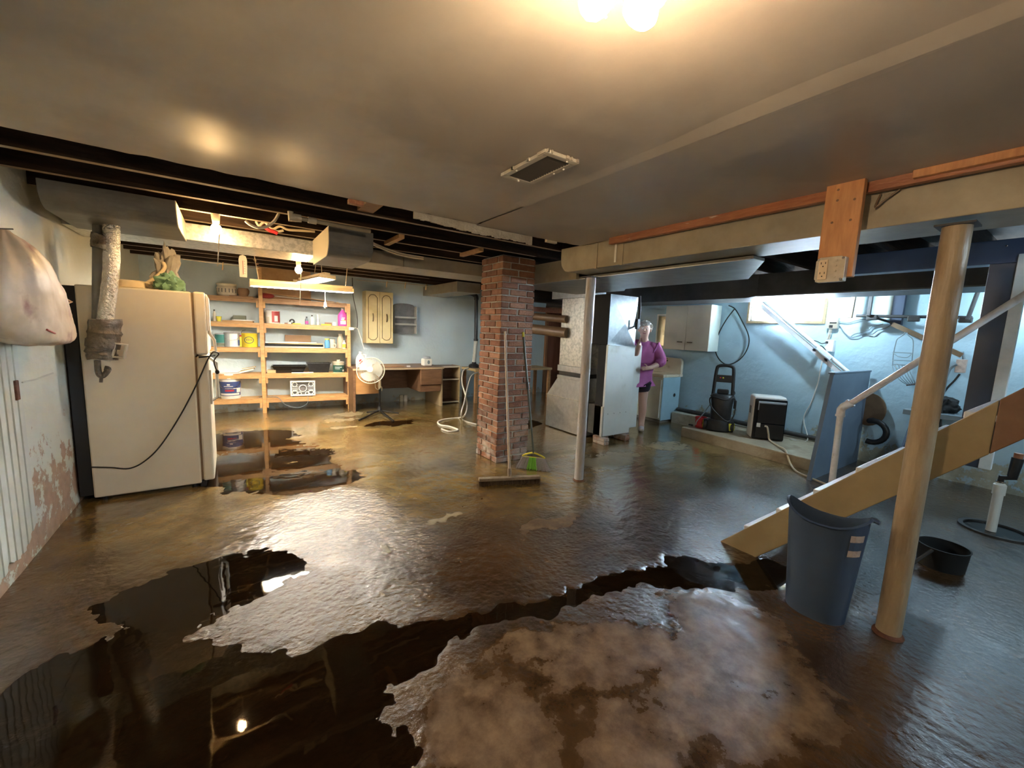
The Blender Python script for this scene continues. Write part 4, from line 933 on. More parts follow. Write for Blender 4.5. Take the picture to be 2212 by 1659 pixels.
def flat(k, px0, px1, d0, d1, z0, h, mt, name, lab, cat, rot=0., grp=None):
    s0, s1 = sp(px0, 750, d0)[0], sp(px1, 750, d0)[0]; c = S((s0+s1)/2, (d0+d1)/2, ZS[k])
    mb = MB().box((-(s1-s0)/2, -(d1-d0)/2, .0015+z0), ((s1-s0)/2, (d1-d0)/2, .0015+z0+h))
    mb.xf(Matrix.Translation(c) @ Matrix.Rotation(SA+R(rot), 4, 'Z')); return tag(obj(name, mb, mt, bevel=.002), lab, cat, grp)
# shelf 1 (top)
s, z = onshelf(0, 496, .15); c = S(s, .15, z)
t = thing('stone_jar', c, 'pale round ceramic jar with carved marks on the top shelf', 'jar')
obj('body', MB().lathe([(.10, 0), (.125, .02), (.135, .08), (.125, .13), (.115, .15), (.13, .17), (.13, .185), (.11, .187), (.10, .16)], c, 22), 'ceramic', t, smooth=True)
for i in range(7): an = R(-60+20*i); dr_ = -sn*math.cos(an)+su*math.sin(an); obj('carved_mark', MB().bar(c+dr_*.134+Vector((0, 0, .055)), c+dr_*.131+Vector((0, 0, .11)), .012, .006, up=dr_), 'rack_grey', t)
s, z = onshelf(0, 531, .12); c = S(s, .12, z)
t = thing('clay_pot', c, 'small brown clay pot beside the carved jar on the top shelf', 'pot'); obj('body', MB().lathe([(.05, 0), (.075, .06), (.08, .10), (.065, .135), (.06, .13)], c, 18), 'brown_card', t, smooth=True)
flat(0, 500, 551, .04, .2, 0, .018, 'brown_card', 'wood_offcut', 'thin brown wood offcut lying at the left of the top shelf', 'board')
s, z = onshelf(0, 575, .1); tag(obj('rag', MB().ball(S(s+.03, .12, z+.045), (.11, .08, .045), 12), 'dark_red', smooth=True), 'red folded cloth on the top shelf beside the tall post', 'cloth')
for i in range(4):
    p, q = sp(572+4*i, 632+2*i, .08+.04*i)[0], sp(722+5*i, 640, .08)[0]
    tag(obj('wood_strip', MB().bar(S(p, .08+.04*i, ZS[0]+.09-.012*i), S(q, .07+.04*i, ZS[0]+.012), .028, .012), ('pine', 'duct_tan', 'wood_tan', 'fixture_metal')[i], bevel=.002), ('front pine strip', 'second, tan metal strip', 'third, pale wooden strip', 'rearmost grey strip')[i]+' lying along the top shelf under the shop light', 'board', 'strips on the top shelf')
# shelf 2
bottle(1, 467, 6, 24, .1, 'cream_plastic', 'black_plastic', 'narrow bottle beside the fridge handle on the second shelf')
s, z = onshelf(1, 476, .08); c = S(s, .08, z); t = thing('yellow_cup', c, 'small yellow plastic cup at the left end of the second shelf', 'cup'); obj('body', MB().lathe([(.025, 0), (.036, .075), (.033, .075), (.023, .006)], c, 16), 'yellow', t, smooth=True)
flat(1, 482, 548, .05, .25, 0, .022, 'plywood', 'wood_offcut', 'brown board at the bottom of the stack on the left second shelf', 'board')
flat(1, 503, 552, .03, .16, .0235, .014, 'paper_white', 'wood_offcut', 'white edged strip lying on the brown board', 'board', 4)
flat(1, 507, 533, .12, .24, .039, .0005+.062, 'grey_green', 'dark_box', 'dark green grey box on the board stack of the second shelf', 'box')
t = can(1, 591.5, 28, 28, .13, 'paper_white', 'old paint can with a red and white label on the second shelf', band=[('dark_red', .08, .95, -5, 75), ('paper_white', .15, .6, 15, 45), ('cream_plastic', .02, .5, -60, -25)], lid='iron', handle=False)
s, z = onshelf(1, 631, .1); c = S(s, .1, z); t = thing('cable_coil', c, 'small black coil on a white tub on the second shelf', 'coil')
obj('tub', MB().lathe([(.03, 0), (.032, .03), (.02, .034)], c-su*.03, 14), 'white_plastic', t); obj('coil', MB().tube(arc(c+su*.01+Vector((0, 0, .042)), .03, 0, 2*math.pi, 16, su, Vector((0, 0, 1)))[:-1], .012, 8, closed=True), 'black_plastic', t, smooth=True)
flat(1, 616, 627, .08, .18, 0, .018, 'stringer_brown', 'wood_block', 'small brown wood block beside the paint can', 'block')
flat(1, 633, 651, .05, .12, 0, .016, 'yellow_pail', 'yellow_box', 'flat yellow box in the middle of the second shelf', 'box')
bottle(1, 664, 7, 18, .12, 'wire_grey', 'black_plastic', 'grey glue bottle with a pink label on the second shelf', band=[('pink', .1, .45)])
bottle(1, 675.5, 8, 22, .1, 'white_plastic', 'black_plastic', 'white bottle with a black pointed cap on the second shelf', pinch=.35)
bottle(1, 688, 6, 24, .1, 'paper_white', 'white_plastic', 'tall white caulk tube standing on the second shelf', pinch=.9, band=[('can_silver', .3, .6)])
flat(1, 695, 716, .05, .14, 0, .022, 'yellow_pail', 'yellow_box', 'flat yellow box near the right of the second shelf', 'box')
flat(1, 703, 718, .16, .24, 0, .05, 'brown_card', 'card_scrap', 'folded brown card behind the yellow box', 'card')
s, z = onshelf(1, 724, .08); tag(obj('white_jar', MB().lathe([(.026, 0), (.027, .055), (.024, .06)], S(s, .08, z), 14), 'white_plastic', smooth=True), 'small white jar beside the pink jug', 'jar')
s, z = onshelf(1, 741, .10); c = S(s, .10, z); t = thing('pink_jug', c, 'tall pink jug of cleaner at the right end of the second shelf', 'jug')
obj('body', MB().lathe([(.072, 0), (.078, .012), (.078, .17), (.066, .205), (.035, .245), (.022, .26), (.022, .27)], c, 20, sy=.8), 'pink', t, smooth=True)
obj('cap', MB().lathe([(.025, .271), (.024, .295), (.01, .296)], c, 14), 'paper_white', t, smooth=True)
for z0, z1, mt_, a0, a1 in ((.03, .085, 'paper_white', -.04, .045), (.10, .12, 'paper_white', -.03, .02), (.13, .142, 'paper_white', -.02, .03), (.09, .098, 'yellow', -.02, .05)):
    obj('label_print', MB().add([c-sn*.0655+su*a0+Vector((0, 0, z0)), c-sn*.0655+su*a1+Vector((0, 0, z0)), c-sn*.0655+su*a1+Vector((0, 0, z1)), c-sn*.0655+su*a0+Vector((0, 0, z1))], [(0, 1, 2, 3)]), mt_, t)
# shelf 3
can(2, 479, 22, 27, .12, 'can_silver', 'teal labelled paint can beside the fridge on the third shelf', band=[('teal', .3, .95, -80, 80), ('grey_green', .05, .28, -80, 80)], handle=False)
can(2, 502, 28, 30, .10, 'can_silver', 'white and blue paint can with a wire handle on the third shelf', band=[('paper_white', .04, .92, -10, 50), ('navy_label', .1, .5, 50, 85), ('can_silver', .04, .9, -80, -12)])
bottle(2, 521, 6, 25, .10, 'yellow', 'red_label', 'slim yellow container between the paint can and the yellow pail', pinch=.8)
t = can(2, 540, 30, 29, .12, 'yellow_pail', 'bright yellow pail with a dark oval emblem on the third shelf', 'pail', 'yellow_pail', lid='yellow_pail', handle=False)
c = base_of(t); r = 15*PX+.0015; el_ = MB()
for q in range(24):
    an, an2 = 2*math.pi*q/24, 2*math.pi*(q+1)/24; P = []
    for aa, k_ in ((an, 1), (an2, 1), (an2, .8), (an, .8)):
        th = math.cos(aa)*.62*k_; P.append(c+(-sn*math.cos(th)+su*math.sin(th))*r+Vector((0, 0, .11+.055*math.sin(aa)*k_)))
    el_.add(P, [(0, 1, 2, 3)])
for z0 in (.118, .102):
    th = .38; P = [c+(-sn*math.cos(a_)+su*math.sin(a_))*r+Vector((0, 0, z_)) for a_, z_ in ((-th, z0), (0, z0), (th, z0), (th, z0+.009), (0, z0+.009), (-th, z0+.009))]; el_.add(P, [(0, 1, 4, 5), (1, 2, 3, 4)])
obj('emblem', el_, 'grey_green', t)
obj('bail_handle', MB().tube(spline([c-su*.105+Vector((0, 0, .19)), c-su*.10+sn*.02+Vector((0, 0, .24)), c+sn*.03-su*.05+Vector((0, 0, .262))]), .003, 6), 'iron', t)
flat(2, 572, 700, .04, .27, 0, .020, 'fixture_metal', 'metal_tray', 'grey sheet at the bottom of the flat stack on the third shelf', 'tray')
flat(2, 572, 698, .06, .27, .022, .034, 'black_matte', 'dark_board', 'thick black board in the flat stack on the third shelf', 'board', 1)
flat(2, 580, 697, .05, .25, .0575, .014, 'wood_tan', 'wood_offcut', 'tan board lying on the black panel', 'board', -2)
flat(2, 573, 645, .03, .16, .073, .022, 'sky_foam', 'foam_sheet', 'pale blue foam sheet on the flat stack', 'foam', 3)
flat(2, 604, 684, .17, .26, .073, .014, 'paper_white', 'wood_offcut', 'white edged board at the back of the flat stack', 'board', -3)
flat(2, 616, 672, .275, .288, .0, .20, 'brown_card', 'brown_card', 'brown card standing behind the flat stack', 'card')
bottle(2, 707, 12, 22, .12, 'light_blue', 'yellow', 'blue bottle with a wide yellow cap on the third shelf', pinch=.8)
s, z = onshelf(2, 722, .07); tag(obj('tape_roll', MB().tube(arc(S(s, .06, z+.042), .032, 0, 2*math.pi, 18, su, Vector((0, 0, 1)))[:-1], .0105, 8, closed=True), 'ceramic', smooth=True), 'roll of pale masking tape standing on the third shelf', 'tape')
s, z = onshelf(2, 716, .22); tag(obj('paper_bag', MB().lathe([(.055, 0), (.06, .10), (.055, .15), (.05, .148)], S(s, .2, z), 12), 'ceramic'), 'crumpled tan paper bag behind the blue bottle', 'bag')
bottle(2, 736, 16, 34, .2, 'glass_jar', 'glass_jar', 'large dim glass jar at the right of the third shelf', pinch=.6)
bottle(2, 743.5, 8, 19, .08, 'paper_white', 'white_plastic', 'small white spray bottle with a yellow label on the third shelf', pinch=.3, band=[('yellow', .1, .55)])
# shelf 4
for i in range(5):
    p, q = sp(516+i*2, 798+3*i, .06+.03*i)[0], sp(547+i, 795, .08)[0]
    tag(obj('clamp', MB().bar(S(p, .05+.03*i, ZS[3]+.012+.012*i), S(q, .1+.03*i, ZS[3]+.06+.008*i), .012, .02), ('paper_white', 'wood_tan', 'chrome', 'paper_white', 'wood_tan')[i], bevel=.002), ('front white', 'second, tan', 'middle chrome', 'fourth, white', 'rearmost tan')[i]+' bar clamp in the loose pile on the fourth shelf', 'clamp', 'bar clamps on the fourth shelf')
flat(3, 575, 594, .06, .2, 0, .05, 'wood_tan', 'wood_block', 'stack of tan wood blocks beside the tall post on the fourth shelf', 'block')
def tray(k, px0, px1, d0, d1, h, flare, mt, lab, name, cat):
    s0, s1 = sp(px0, 800, d0)[0], sp(px1, 800, d0)[0]; z = ZS[k]+.002; mb = MB(); w = .006
    def ring(i, z_): return [(s0+flare*(1-z_/h)+i, d0+flare*.6*(1-z_/h)+i), (s1-flare*(1-z_/h)-i, d0+flare*.6*(1-z_/h)+i), (s1-flare*(1-z_/h)-i, d1-i), (s0+flare*(1-z_/h)+i, d1-i)]
    L4 = [(ring(0, 0), 0), (ring(0, h), h), (ring(-.014, h), h), (ring(-.014, h), h+.008), (ring(w, h), h+.008), (ring(w, 0), w)]
    for rr, zz_ in L4: mb.v += [S(a_, b_, z+zz_) for a_, b_ in rr]
    for i in range(len(L4)-1):
        for j in range(4): mb.f.append((i*4+j, i*4+(j+1) % 4, (i+1)*4+(j+1) % 4, (i+1)*4+j)); mb.m.append(0)
    mb.f += [(3, 2, 1, 0), (20, 21, 22, 23)]; mb.m += [0, 0]
    return tag(obj(name, mb, mt, bevel=.003), lab, cat)
tray(3, 588, 662, .05, .27, .11, .05, 'black_gloss', 'wide shallow glossy black tray on the fourth shelf', 'black_tray', 'tray')
tray(3, 664, 714, .07, .28, .15, .03, 'black_plastic', 'deep black plastic bin beside the wide tray', 'black_bin', 'bin')
flat(3, 628, 676, .005, .048, 0, .014, 'paper_white', 'white_pad', 'white pad lying at the front of the fourth shelf', 'pad', 1)
can(3, 730.5, 26, 25, .10, 'cream_plastic', 'cream tub with a dark green label and spout on the fourth shelf', 'tub', 'sealer_tub', lid='cream_plastic', handle=False, band=[('green_label', .05, .72, -70, 70), ('paper_white', .5, .56, -40, 30), ('paper_white', .36, .40, -40, 10), ('paper_white', .12, .3, 35, 60)])
tag(obj('spout', MB().lathe([(.03, .184), (.028, .215), (.02, .217)], base_of(bpy.data.objects['sealer_tub']), 12), 'cream_plastic', bpy.data.objects['sealer_tub'], smooth=True))
# shelf 5
s, z = onshelf(4, 494, .15); c = S(s, .15, z); t = thing('paint_bucket', c, 'big white paint bucket with a blue label on the lowest shelf', 'bucket')
obj('body', MB().lathe([(.125, 0), (.13, .01), (.142, .30), (.150, .305), (.150, .325), (.143, .33), (.144, .36), (.150, .365)], c, 28), 'white_plastic', t, smooth=True)
obj('lid', MB().lathe([(.153, .366), (.156, .378), (.156, .40), (.146, .405), (.14, .395)], c, 28), 'white_plastic', t, smooth=True)
def bl(z0, z1, a0, a1, mt_, rr=.002):
    P = []; n_ = 10
    for i in range(n_+1):
        an = R(a0+(a1-a0)*i/n_); dr_ = -sn*math.cos(an)+su*math.sin(an)
        for z_ in (z0, z1): P.append(c+dr_*(.13+.012*z_/.30+rr)+Vector((0, 0, z_)))
    obj('label_print', MB().add(P, [(2*i, 2*i+2, 2*i+3, 2*i+1) for i in range(n_)]), mt_, t, smooth=True)
bl(.05, .27, -75, 75, 'navy_label'); bl(.06, .09, -60, 60, 'paper_white', .003); bl(.12, .145, -25, 25, 'red_label', .003); bl(.16, .17, -25, 40, 'paper_white', .003); bl(.195, .203, -30, 20, 'paper_white', .003); bl(.215, .235, -12, 4, 'paper_white', .003); bl(.1, .17, 40, 68, 'paper_white', .0035)
obj('bail_handle', MB().tube(spline([c+su*.15+Vector((0, 0, .30)), c+su*.10-sn*.14+Vector((0, 0, .20)), c-sn*.165+Vector((0, 0, .165)), c-su*.10-sn*.14+Vector((0, 0, .19)), c-su*.15+Vector((0, 0, .29))]), .003, 6), 'chrome', t)
# white vented box with round knockouts
s, z = onshelf(4, 652, .045); c = S(s, .05, z+.012); w_, h_ = .185, .25
t = thing('grille_box', c, 'white moulded plastic crate panel with round and barred openings on the lowest shelf', 'crate')
fm = MB()
for a_, b_, e_, f_ in ((-w_, -w_+.022, 0, h_), (w_-.022, w_, 0, h_), (-w_, w_, 0, .022), (-w_, w_, h_-.022, h_)): sbox(s+a_, s+b_, .03, .09, z+.012+e_, z+.012+f_, fm)
obj('frame', fm, 'white_plastic', t, bevel=.004)
obj('backing', sbox(s-w_+.02, s+w_-.02, .075, .088, z+.03, z+h_-.01), 'rack_grey', t)
for (a_, b_, r_) in ((-.12, .06, .035), (.12, .06, .035), (-.12, .19, .035), (.12, .19, .035), (0, .125, .055), (-.05, .04, .025), (.06, .04, .025)):
    cc_ = S(s+a_, .05, z+.012+b_); obj('ring', MB().tube(arc(cc_, r_, 0, 2*math.pi, 14, su, Vector((0, 0, 1)))[:-1], .0075, 6, closed=True), 'white_plastic', t, smooth=True)
for b_ in (.09, .115, .14, .165):
    for a0, a1 in ((-.165, -.07), (.07, .165)): obj('bar', MB().bar(S(s+a0, .05, z+b_), S(s+a1, .05, z+b_), .012, .008), 'white_plastic', t)
for a_ in (-.14, .13): obj('foot', sbox(s+a_-.015, s+a_+.015, .03, .08, z+.001, z+.0115), 'black_plastic', t)
obj('cord', MB().tube(spline([S(s+.07, .01, z+.02), S(s+.06, -.02, z-.10), S(s-.07, -.03, z-.17), S(s-.25, -.03, z-.12), S(s-.36, -.02, z+.006), S(s-.5, .06, z+.01), S(s-.56, .08, z+.012), S(s-.62, .05, z+.01)]), .0045, 6), 'wire_grey', t, smooth=True)

# ================================================================ DESK AND FAR WALL
DY0, DY1 = 6.97, 7.74
xl_, xr_ = ay(763, 790, DY0).x, ay(957, 797, DY0).x
zt = .745
t = thing('desk', ((xl_+xr_)/2, 7.35, 0), 'brown wooden writing desk with hanging drawers against the far wall', 'desk')
obj('desktop', box((xl_-.01, DY0-.02, zt-.03), (xr_+.01, DY1, zt)), 'desk_brown', t, bevel=.004)
obj('top_edge', box((xl_-.012, DY0-.026, zt-.034), (xr_+.012, DY0-.0205, zt-.006)), 'desk_edge', t)
obj('side_panel', box((xl_, DY0, 0), (xl_+.035, DY1-.03, zt-.031)), 'desk_brown', t, bevel=.003)
obj('side_panel', box((xr_-.035, DY0, 0), (xr_, DY1-.03, zt-.031)), 'desk_edge', t, bevel=.003)
obj('back_panel', box((xl_+.036, DY1-.06, .28), (xr_-.036, DY1-.035, zt-.031)), 'desk_brown', t)
zq = ay(790, 851, DY0+.03).z; xq = ay(819, 820, DY0+.03).x
tag(obj('cupboard_front', box((xl_+.037, DY0+.015, zq), (xq, DY1-.08, zt-.032)), 'desk_orange', t, bevel=.003), 'orange brown cupboard block at the left of the desk')
xd0, zd0 = ay(908, 800, DY0+.02).x, ay(905, 847, DY0+.02).z
obj('pedestal', box((xd0, DY0+.03, zd0), (xr_-.037, DY1-.08, zt-.032)), 'desk_brown', t)
zm = ay(940, 830, DY0+.02).z
for z0, z1, dy in ((zm+.004, zt-.04, -.035), (zd0+.004, zm-.006, .0)): obj('drawer', box((xd0-.004, DY0+dy, z0), (xr_-.04, DY0+.029, z1)), 'desk_brown', t, bevel=.003)
# open shelf unit beside the desk
bx0, bx1 = xr_+.016, ay(994, 800, 7.15).x; by0, by1 = 7.15, 7.5
t = thing('small_bookcase', ((bx0+bx1)/2, 7.3, 0), 'small open bookcase with pale shelf edges at the right end of the desk', 'bookcase')
for k, z in enumerate((.05, ay(980, 818, 7.15).z, .735)):
    obj('shelf', box((bx0+.016, by0, z-.022), (bx1-.016, by1, z)), 'desk_brown', t); obj('edge_band', box((bx0+.016, by0-.004, z-.024), (bx1-.016, by0-.0005, z+.002)), 'cream_plastic', t)
for x in (bx0, bx1-.015): obj('side_panel', box((x, by0-.003, 0), (x+.015, by1, .74)), 'desk_edge' if x > bx0 else 'desk_brown', t)
obj('back_panel', box((bx0+.016, by1-.01, .05), (bx1-.016, by1, .71)), 'desk_brown', t)
# things on the desk
p = ay(837, 792, 7.1); tag(obj('folded_cloth', box((ay(822, 780, 7.2).x, 7.05, zt+.001), (ay(868, 780, 7.2).x, 7.5, zt+.02)), 'brown_card', bevel=.006), 'brown folder lying on the desk behind the fan', 'folder')
tag(obj('small_box', box((ay(879, 785, 7.05).x, 7.03, zt+.001), (ay(886, 785, 7.05).x, 7.07, zt+.028)), 'white_plastic', bevel=.003), 'tiny white box on the front of the desk', 'box')
c = Vector((ay(921.5, 785, 7.25).x, 7.25, zt+.001)); t = thing('storage_jar', c, 'white plastic storage jar with a dark emblem on the desk', 'jar')
mb = MB().box((c.x-.085, c.y-.075, c.z), (c.x+.085, c.y+.075, c.z+.135)); obj('body', mb, 'paper_white', t, bevel=.022, seg=3)
obj('lid', MB().lathe([(.068, .136), (.072, .14), (.072, .165), (.06, .17)], c, 22), 'can_silver', t, smooth=True)
obj('emblem', MB().lathe([(.026, 0), (.022, .002)], c+Vector((.01, -.076, .07)), 20, sy=1.4, axis=Vector((0, -1, 0))), 'wire_grey', t)
# white detergent jug behind the fan
c = Vector((ay(779, 775, 7.2).x, 7.2, zt+.001)); t = thing('detergent_jug', c, 'white detergent jug with a red label beside the shelving', 'jug')
obj('body', MB().lathe([(.075, 0), (.08, .02), (.08, .13), (.07, .17), (.04, .215), (.028, .225)], c, 18, sy=.7), 'white_plastic', t, smooth=True)
obj('handle', MB().tube(spline([c+Vector((.03, 0, .21)), c+Vector((.085, 0, .20)), c+Vector((.08, 0, .12))]), .013, 8), 'white_plastic', t, smooth=True)
obj('cap', MB().lathe([(.03, .226), (.028, .26), (.02, .263)], c, 14), 'white_plastic', t, smooth=True)
obj('label_print', MB().lathe([(.03, 0), (.026, .002)], c+Vector((-.01, -.0565, .105)), 16, axis=Vector((0, -1, 0))), 'red_label', t)
obj('label_print', box((c.x-.05, c.y-.0575, c.z+.055), (c.x+.03, c.y-.0555, c.z+.07)), 'dark_red', t)
# fan
c = ay(800.7, 800, 6.45); bz = Vector((ay(820, 890, 6.45).x, 6.45, 0)); fb = az(820, 893); bz = Vector((fb.x, fb.y, 0)); c = ay(800.7, 800, fb.y-.06)
t = thing('pedestal_fan', bz, 'cream pedestal fan tilted up on a black stand', 'fan')
ft = [az(x, y) for x, y in ((776, 909), (850, 911), (862, 894), (792, 892))]
for q in ft: obj('leg', MB().bar(Vector((q.x, q.y, .012)), bz+Vector((0, 0, .055)), .03, .02), 'black_plastic', t, bevel=.004)
zn = ay(822, 838, bz.y).z
obj('stand_collar', MB().lathe([(.045, .04), (.035, .08), (.022, .12)], bz, 18), 'black_plastic', t, smooth=True)
obj('pole', MB().lathe([(.015, .1), (.015, zn)], bz, 14), 'black_plastic', t, smooth=True)
obj('neck', MB().lathe([(.021, zn-.01), (.026, zn+.03), (.024, zn+.13)], bz, 14), 'cream_plastic', t, smooth=True)
ax_ = Vector((-.36, -.86, .30)).normalized(); fr_ = .215
e1 = ax_.cross(Vector((0, 0, 1))).normalized(); e2 = e1.cross(ax_)
hubp = bz+Vector((0, 0, zn+.15))
obj('motor', MB().lathe([(.03, -.16), (.06, -.14), (.068, -.06), (.06, -.045)], c, 18, axis=ax_), 'cream_plastic', t, smooth=True)
obj('bracket', MB().tube([hubp-Vector((0, 0, .05)), c-ax_*.11], .022, 10), 'cream_plastic', t, smooth=True)
def cage(nm, dep, nr, nring):
    mb = MB()
    for k in range(nr):
        a_ = 2*math.pi*k/nr; d = e1*math.cos(a_)+e2*math.sin(a_)
        mb.tube([c+d*.045+ax_*dep, c+d*fr_*.6+ax_*dep*.85, c+d*fr_*.93+ax_*dep*.35, c+d*fr_], .0021, 4, cap=False)
    for k in range(nring):
        f_ = .3+.7*(k+1)/nring; dd = dep*(1-.15*((f_-.2)/.4)) if f_ < .6 else dep*(.85-.85*((f_-.6)/.4)); mb.tube(arc(c+ax_*dd, fr_*f_, 0, 2*math.pi, 32, e1, e2)[:-1], .0018, 4, closed=True)
    g = obj(nm, mb, 'fan_mesh', t); g['kind'] = 'stuff'; return g
cage('front_grille', .07, 60, 4); cage('rear_grille', -.05, 40, 3)
obj('rim', MB().tube(arc(c, fr_, 0, 2*math.pi, 40, e1, e2)[:-1], .0075, 8, closed=True), 'cream_plastic', t, smooth=True)
obj('hub_cap', MB().lathe([(.05, .066), (.048, .078), (.02, .082)], c, 20, axis=ax_), 'cream_plastic', t, smooth=True)
for k in range(3):
    a0 = 2*math.pi*k/3; P = []; n_ = 8
    for i in range(n_+1):
        a_ = a0+R(100)*i/n_
        for r_ in (.035, .185): P.append(c+(e1*math.cos(a_)+e2*math.sin(a_))*r_*(1 if r_ < .1 else .9+.1*math.sin(math.pi*i/n_))+ax_*(.022-.04*i/n_))
    P += [p-ax_*.003 for p in P]; k2 = 2*(n_+1); mb = MB().add(P, [(2*i, 2*i+1, 2*i+3, 2*i+2) for i in range(n_)]+[(k2+2*i, k2+2*i+2, k2+2*i+3, k2+2*i+1) for i in range(n_)])
    obj('blade', mb, 'clear_plastic', t, smooth=True)
obj('cord', MB().tube(spline([c-ax_*.1-Vector((0, 0, .03)), bz+Vector((-.08, -.02, zn+.09)), bz+Vector((-.07, -.02, zn+.01)), bz+Vector((-.03, -.03, zn-.02)), bz+Vector((.03, -.02, zn+.02)), bz+Vector((.035, -.01, zn-.05))]), .006, 6), 'cream_plastic', t, smooth=True)
# yellow wall cabinet with two arched doors
kx0, kx1, kz0, kz1, ky = ay(791, 690, 7.52).x, ay(849, 690, 7.52).x, ay(820, 742, 7.52).z, ay(820, 630, 7.52).z, 7.52
t = thing('wall_cabinet', ((kx0+kx1)/2, 7.65, kz0), 'yellow two door wall cabinet with arched mouldings above the desk', 'cabinet')
obj('carcass', box((kx0, ky+.02, kz0), (kx1, YF-.008, kz1)), 'cab_yellow', t, bevel=.003)
for s0, s1 in ((kx0, (kx0+kx1)/2-.003), ((kx0+kx1)/2+.003, kx1)):
    d = obj('door', box((s0, ky, kz0+.003), (s1, ky+.019, kz1-.003)), 'cab_yellow', t, bevel=.003)
    m0, m1, zb0, zt0 = s0+.04, s1-.04, kz0+.06, kz1-.06; mid = (m0+m1)/2; rr = (m1-m0)/2
    lp = [(m0, zb0+.03), (m0, zt0-.05)]+[(mid-rr*.75*math.cos(a_), zt0-.035+.035*math.sin(a_)) for a_ in [math.pi*i/8 for i in range(9)]]+[(m1, zt0-.05), (m1, zb0+.05)]+[(mid+rr*.75*math.cos(a_), zb0+.035-.035*math.sin(a_)) for a_ in [math.pi*i/8 for i in range(9)]]
    obj('moulding', MB().tube([(x_, ky-.001, z_) for x_, z_ in lp], .005, 6, closed=True), 'bronze', d)
    obj('handle', MB().tube(spline([(mid+.0, ky-.004, (kz0+kz1)/2+.07), (mid, ky-.02, (kz0+kz1)/2+.03), (mid, ky-.02, (kz0+kz1)/2-.03), (mid, ky-.004, (kz0+kz1)/2-.07)]), .007, 8), 'bronze', d, smooth=True)
# dark arched wall rack
rx0, rx1, rz0, rz1, ry = ay(853, 690, 7.66).x, ay(899, 690, 7.66).x, ay(876, 721, 7.66).z, ay(876, 655, 7.66).z, 7.655
t = thing('wall_rack', ((rx0+rx1)/2, 7.72, rz0), 'dark grey arched wall rack with two pale rails', 'rack')
mx_ = (rx0+rx1)/2
obj('back_board', MB().prism([(rx0, YF-.025, rz0), (rx1, YF-.025, rz0), (rx1, YF-.025, rz1-.05)]+[(mx_+(rx1-rx0)/2*math.cos(a_), YF-.025, rz1-.05+.05*math.sin(a_)) for a_ in [math.pi*i/10 for i in range(1, 10)]]+[(rx0, YF-.025, rz1-.05)], (0, .015, 0)), 'rack_grey', t)
for x in (rx0-.012, rx1): tag(obj('side_board', box((x, ry, rz0), (x+.012, YF-.01, rz1-.05)), 'rack_rail', t, bevel=.002))
for z in (rz0+.16, rz0+.29): obj('rail', box((rx0, ry+.005, z), (rx1, ry+.02, z+.035)), 'rack_rail', t, bevel=.003)
for z in (rz0+.002, rz0+.14, rz0+.27): obj('shelf', box((rx0, ry+.021, z), (rx1, YF-.026, z+.01)), 'rack_grey', t)
# boxed tan beam on the far right of that wall
x = 3.16; zb0 = ax(905, 640, x).z; yy1 = ax(1026, 632, x).y
t = thing('boxed_beam', (x+.1, 7.2, zb0), 'tan wooden boxed beam running from the far wall toward the brick pier', 'beam')
obj('casing', box((x, 6.3, zb0), (x+.45, YF-.006, 2.246)), 'duct_tan', t, bevel=.004)
# sump standpipe
p0, p1 = ay(1030, 640, 7.55), ay(1021, 795, 7.0)
yv = 7.35
t = thing('drain_pipe', ay(1022, 800, yv), 'black plastic drain pipe with a clear lower section behind the pier', 'pipe')
a, b, c_ = ay(1029, 648, yv), ay(1028, 735, yv), ay(1024, 782, yv)
obj('elbow', MB().tube(spline([ay(1000, 634, yv+.1), ay(1018, 634, yv+.05), ay(1028, 640, yv), a]), .045, 14), 'black_plastic', t, smooth=True)
obj('pipe', MB().tube([a, b], .036, 14), 'black_plastic', t, smooth=True)
tag(obj('clear_section', MB().tube([b, b.lerp(c_, .3), c_], [.043, .038, .036], 14), 'clear_plastic', t, smooth=True), 'clear white section of the pipe')
obj('coupling', MB().tube([b+Vector((0, 0, .03)), b-Vector((0, 0, .015))], .046, 14), 'black_plastic', t, smooth=True)
obj('foot_valve', MB().tube([c_, c_-Vector((0, 0, .10))], .045, 14), 'black_plastic', t, smooth=True)
zt2 = c_.z-.115
tb0, tb1 = c_.x-.16, ay(1192, 812, 7.0).x
t = thing('work_table', ((tb0+tb1)/2, 7.3, 0), 'narrow pale wooden table behind the pier carrying the drain pump', 'table')
obj('tabletop', box((tb0, 7.0, zt2-.045), (tb1, 7.6, zt2)), 'wood_tan', t, bevel=.004)
for x, y in ((tb0+.05, 7.05), (tb0+.05, 7.55), (tb1-.05, 7.05), (tb1-.05, 7.55)): obj('leg', box((x-.03, y-.03, 0), (x+.03, y+.03, zt2-.046)), 'pine_dark', t)
tag(obj('pump_base', MB().lathe([(.11, zt2+.001), (.11, zt2+.05), (.07, zt2+.08), (.05, zt2+.082)], (c_.x, yv, 0), 18), 'black_plastic', smooth=True), 'low black pump base under the clear pipe on the table', 'pump')
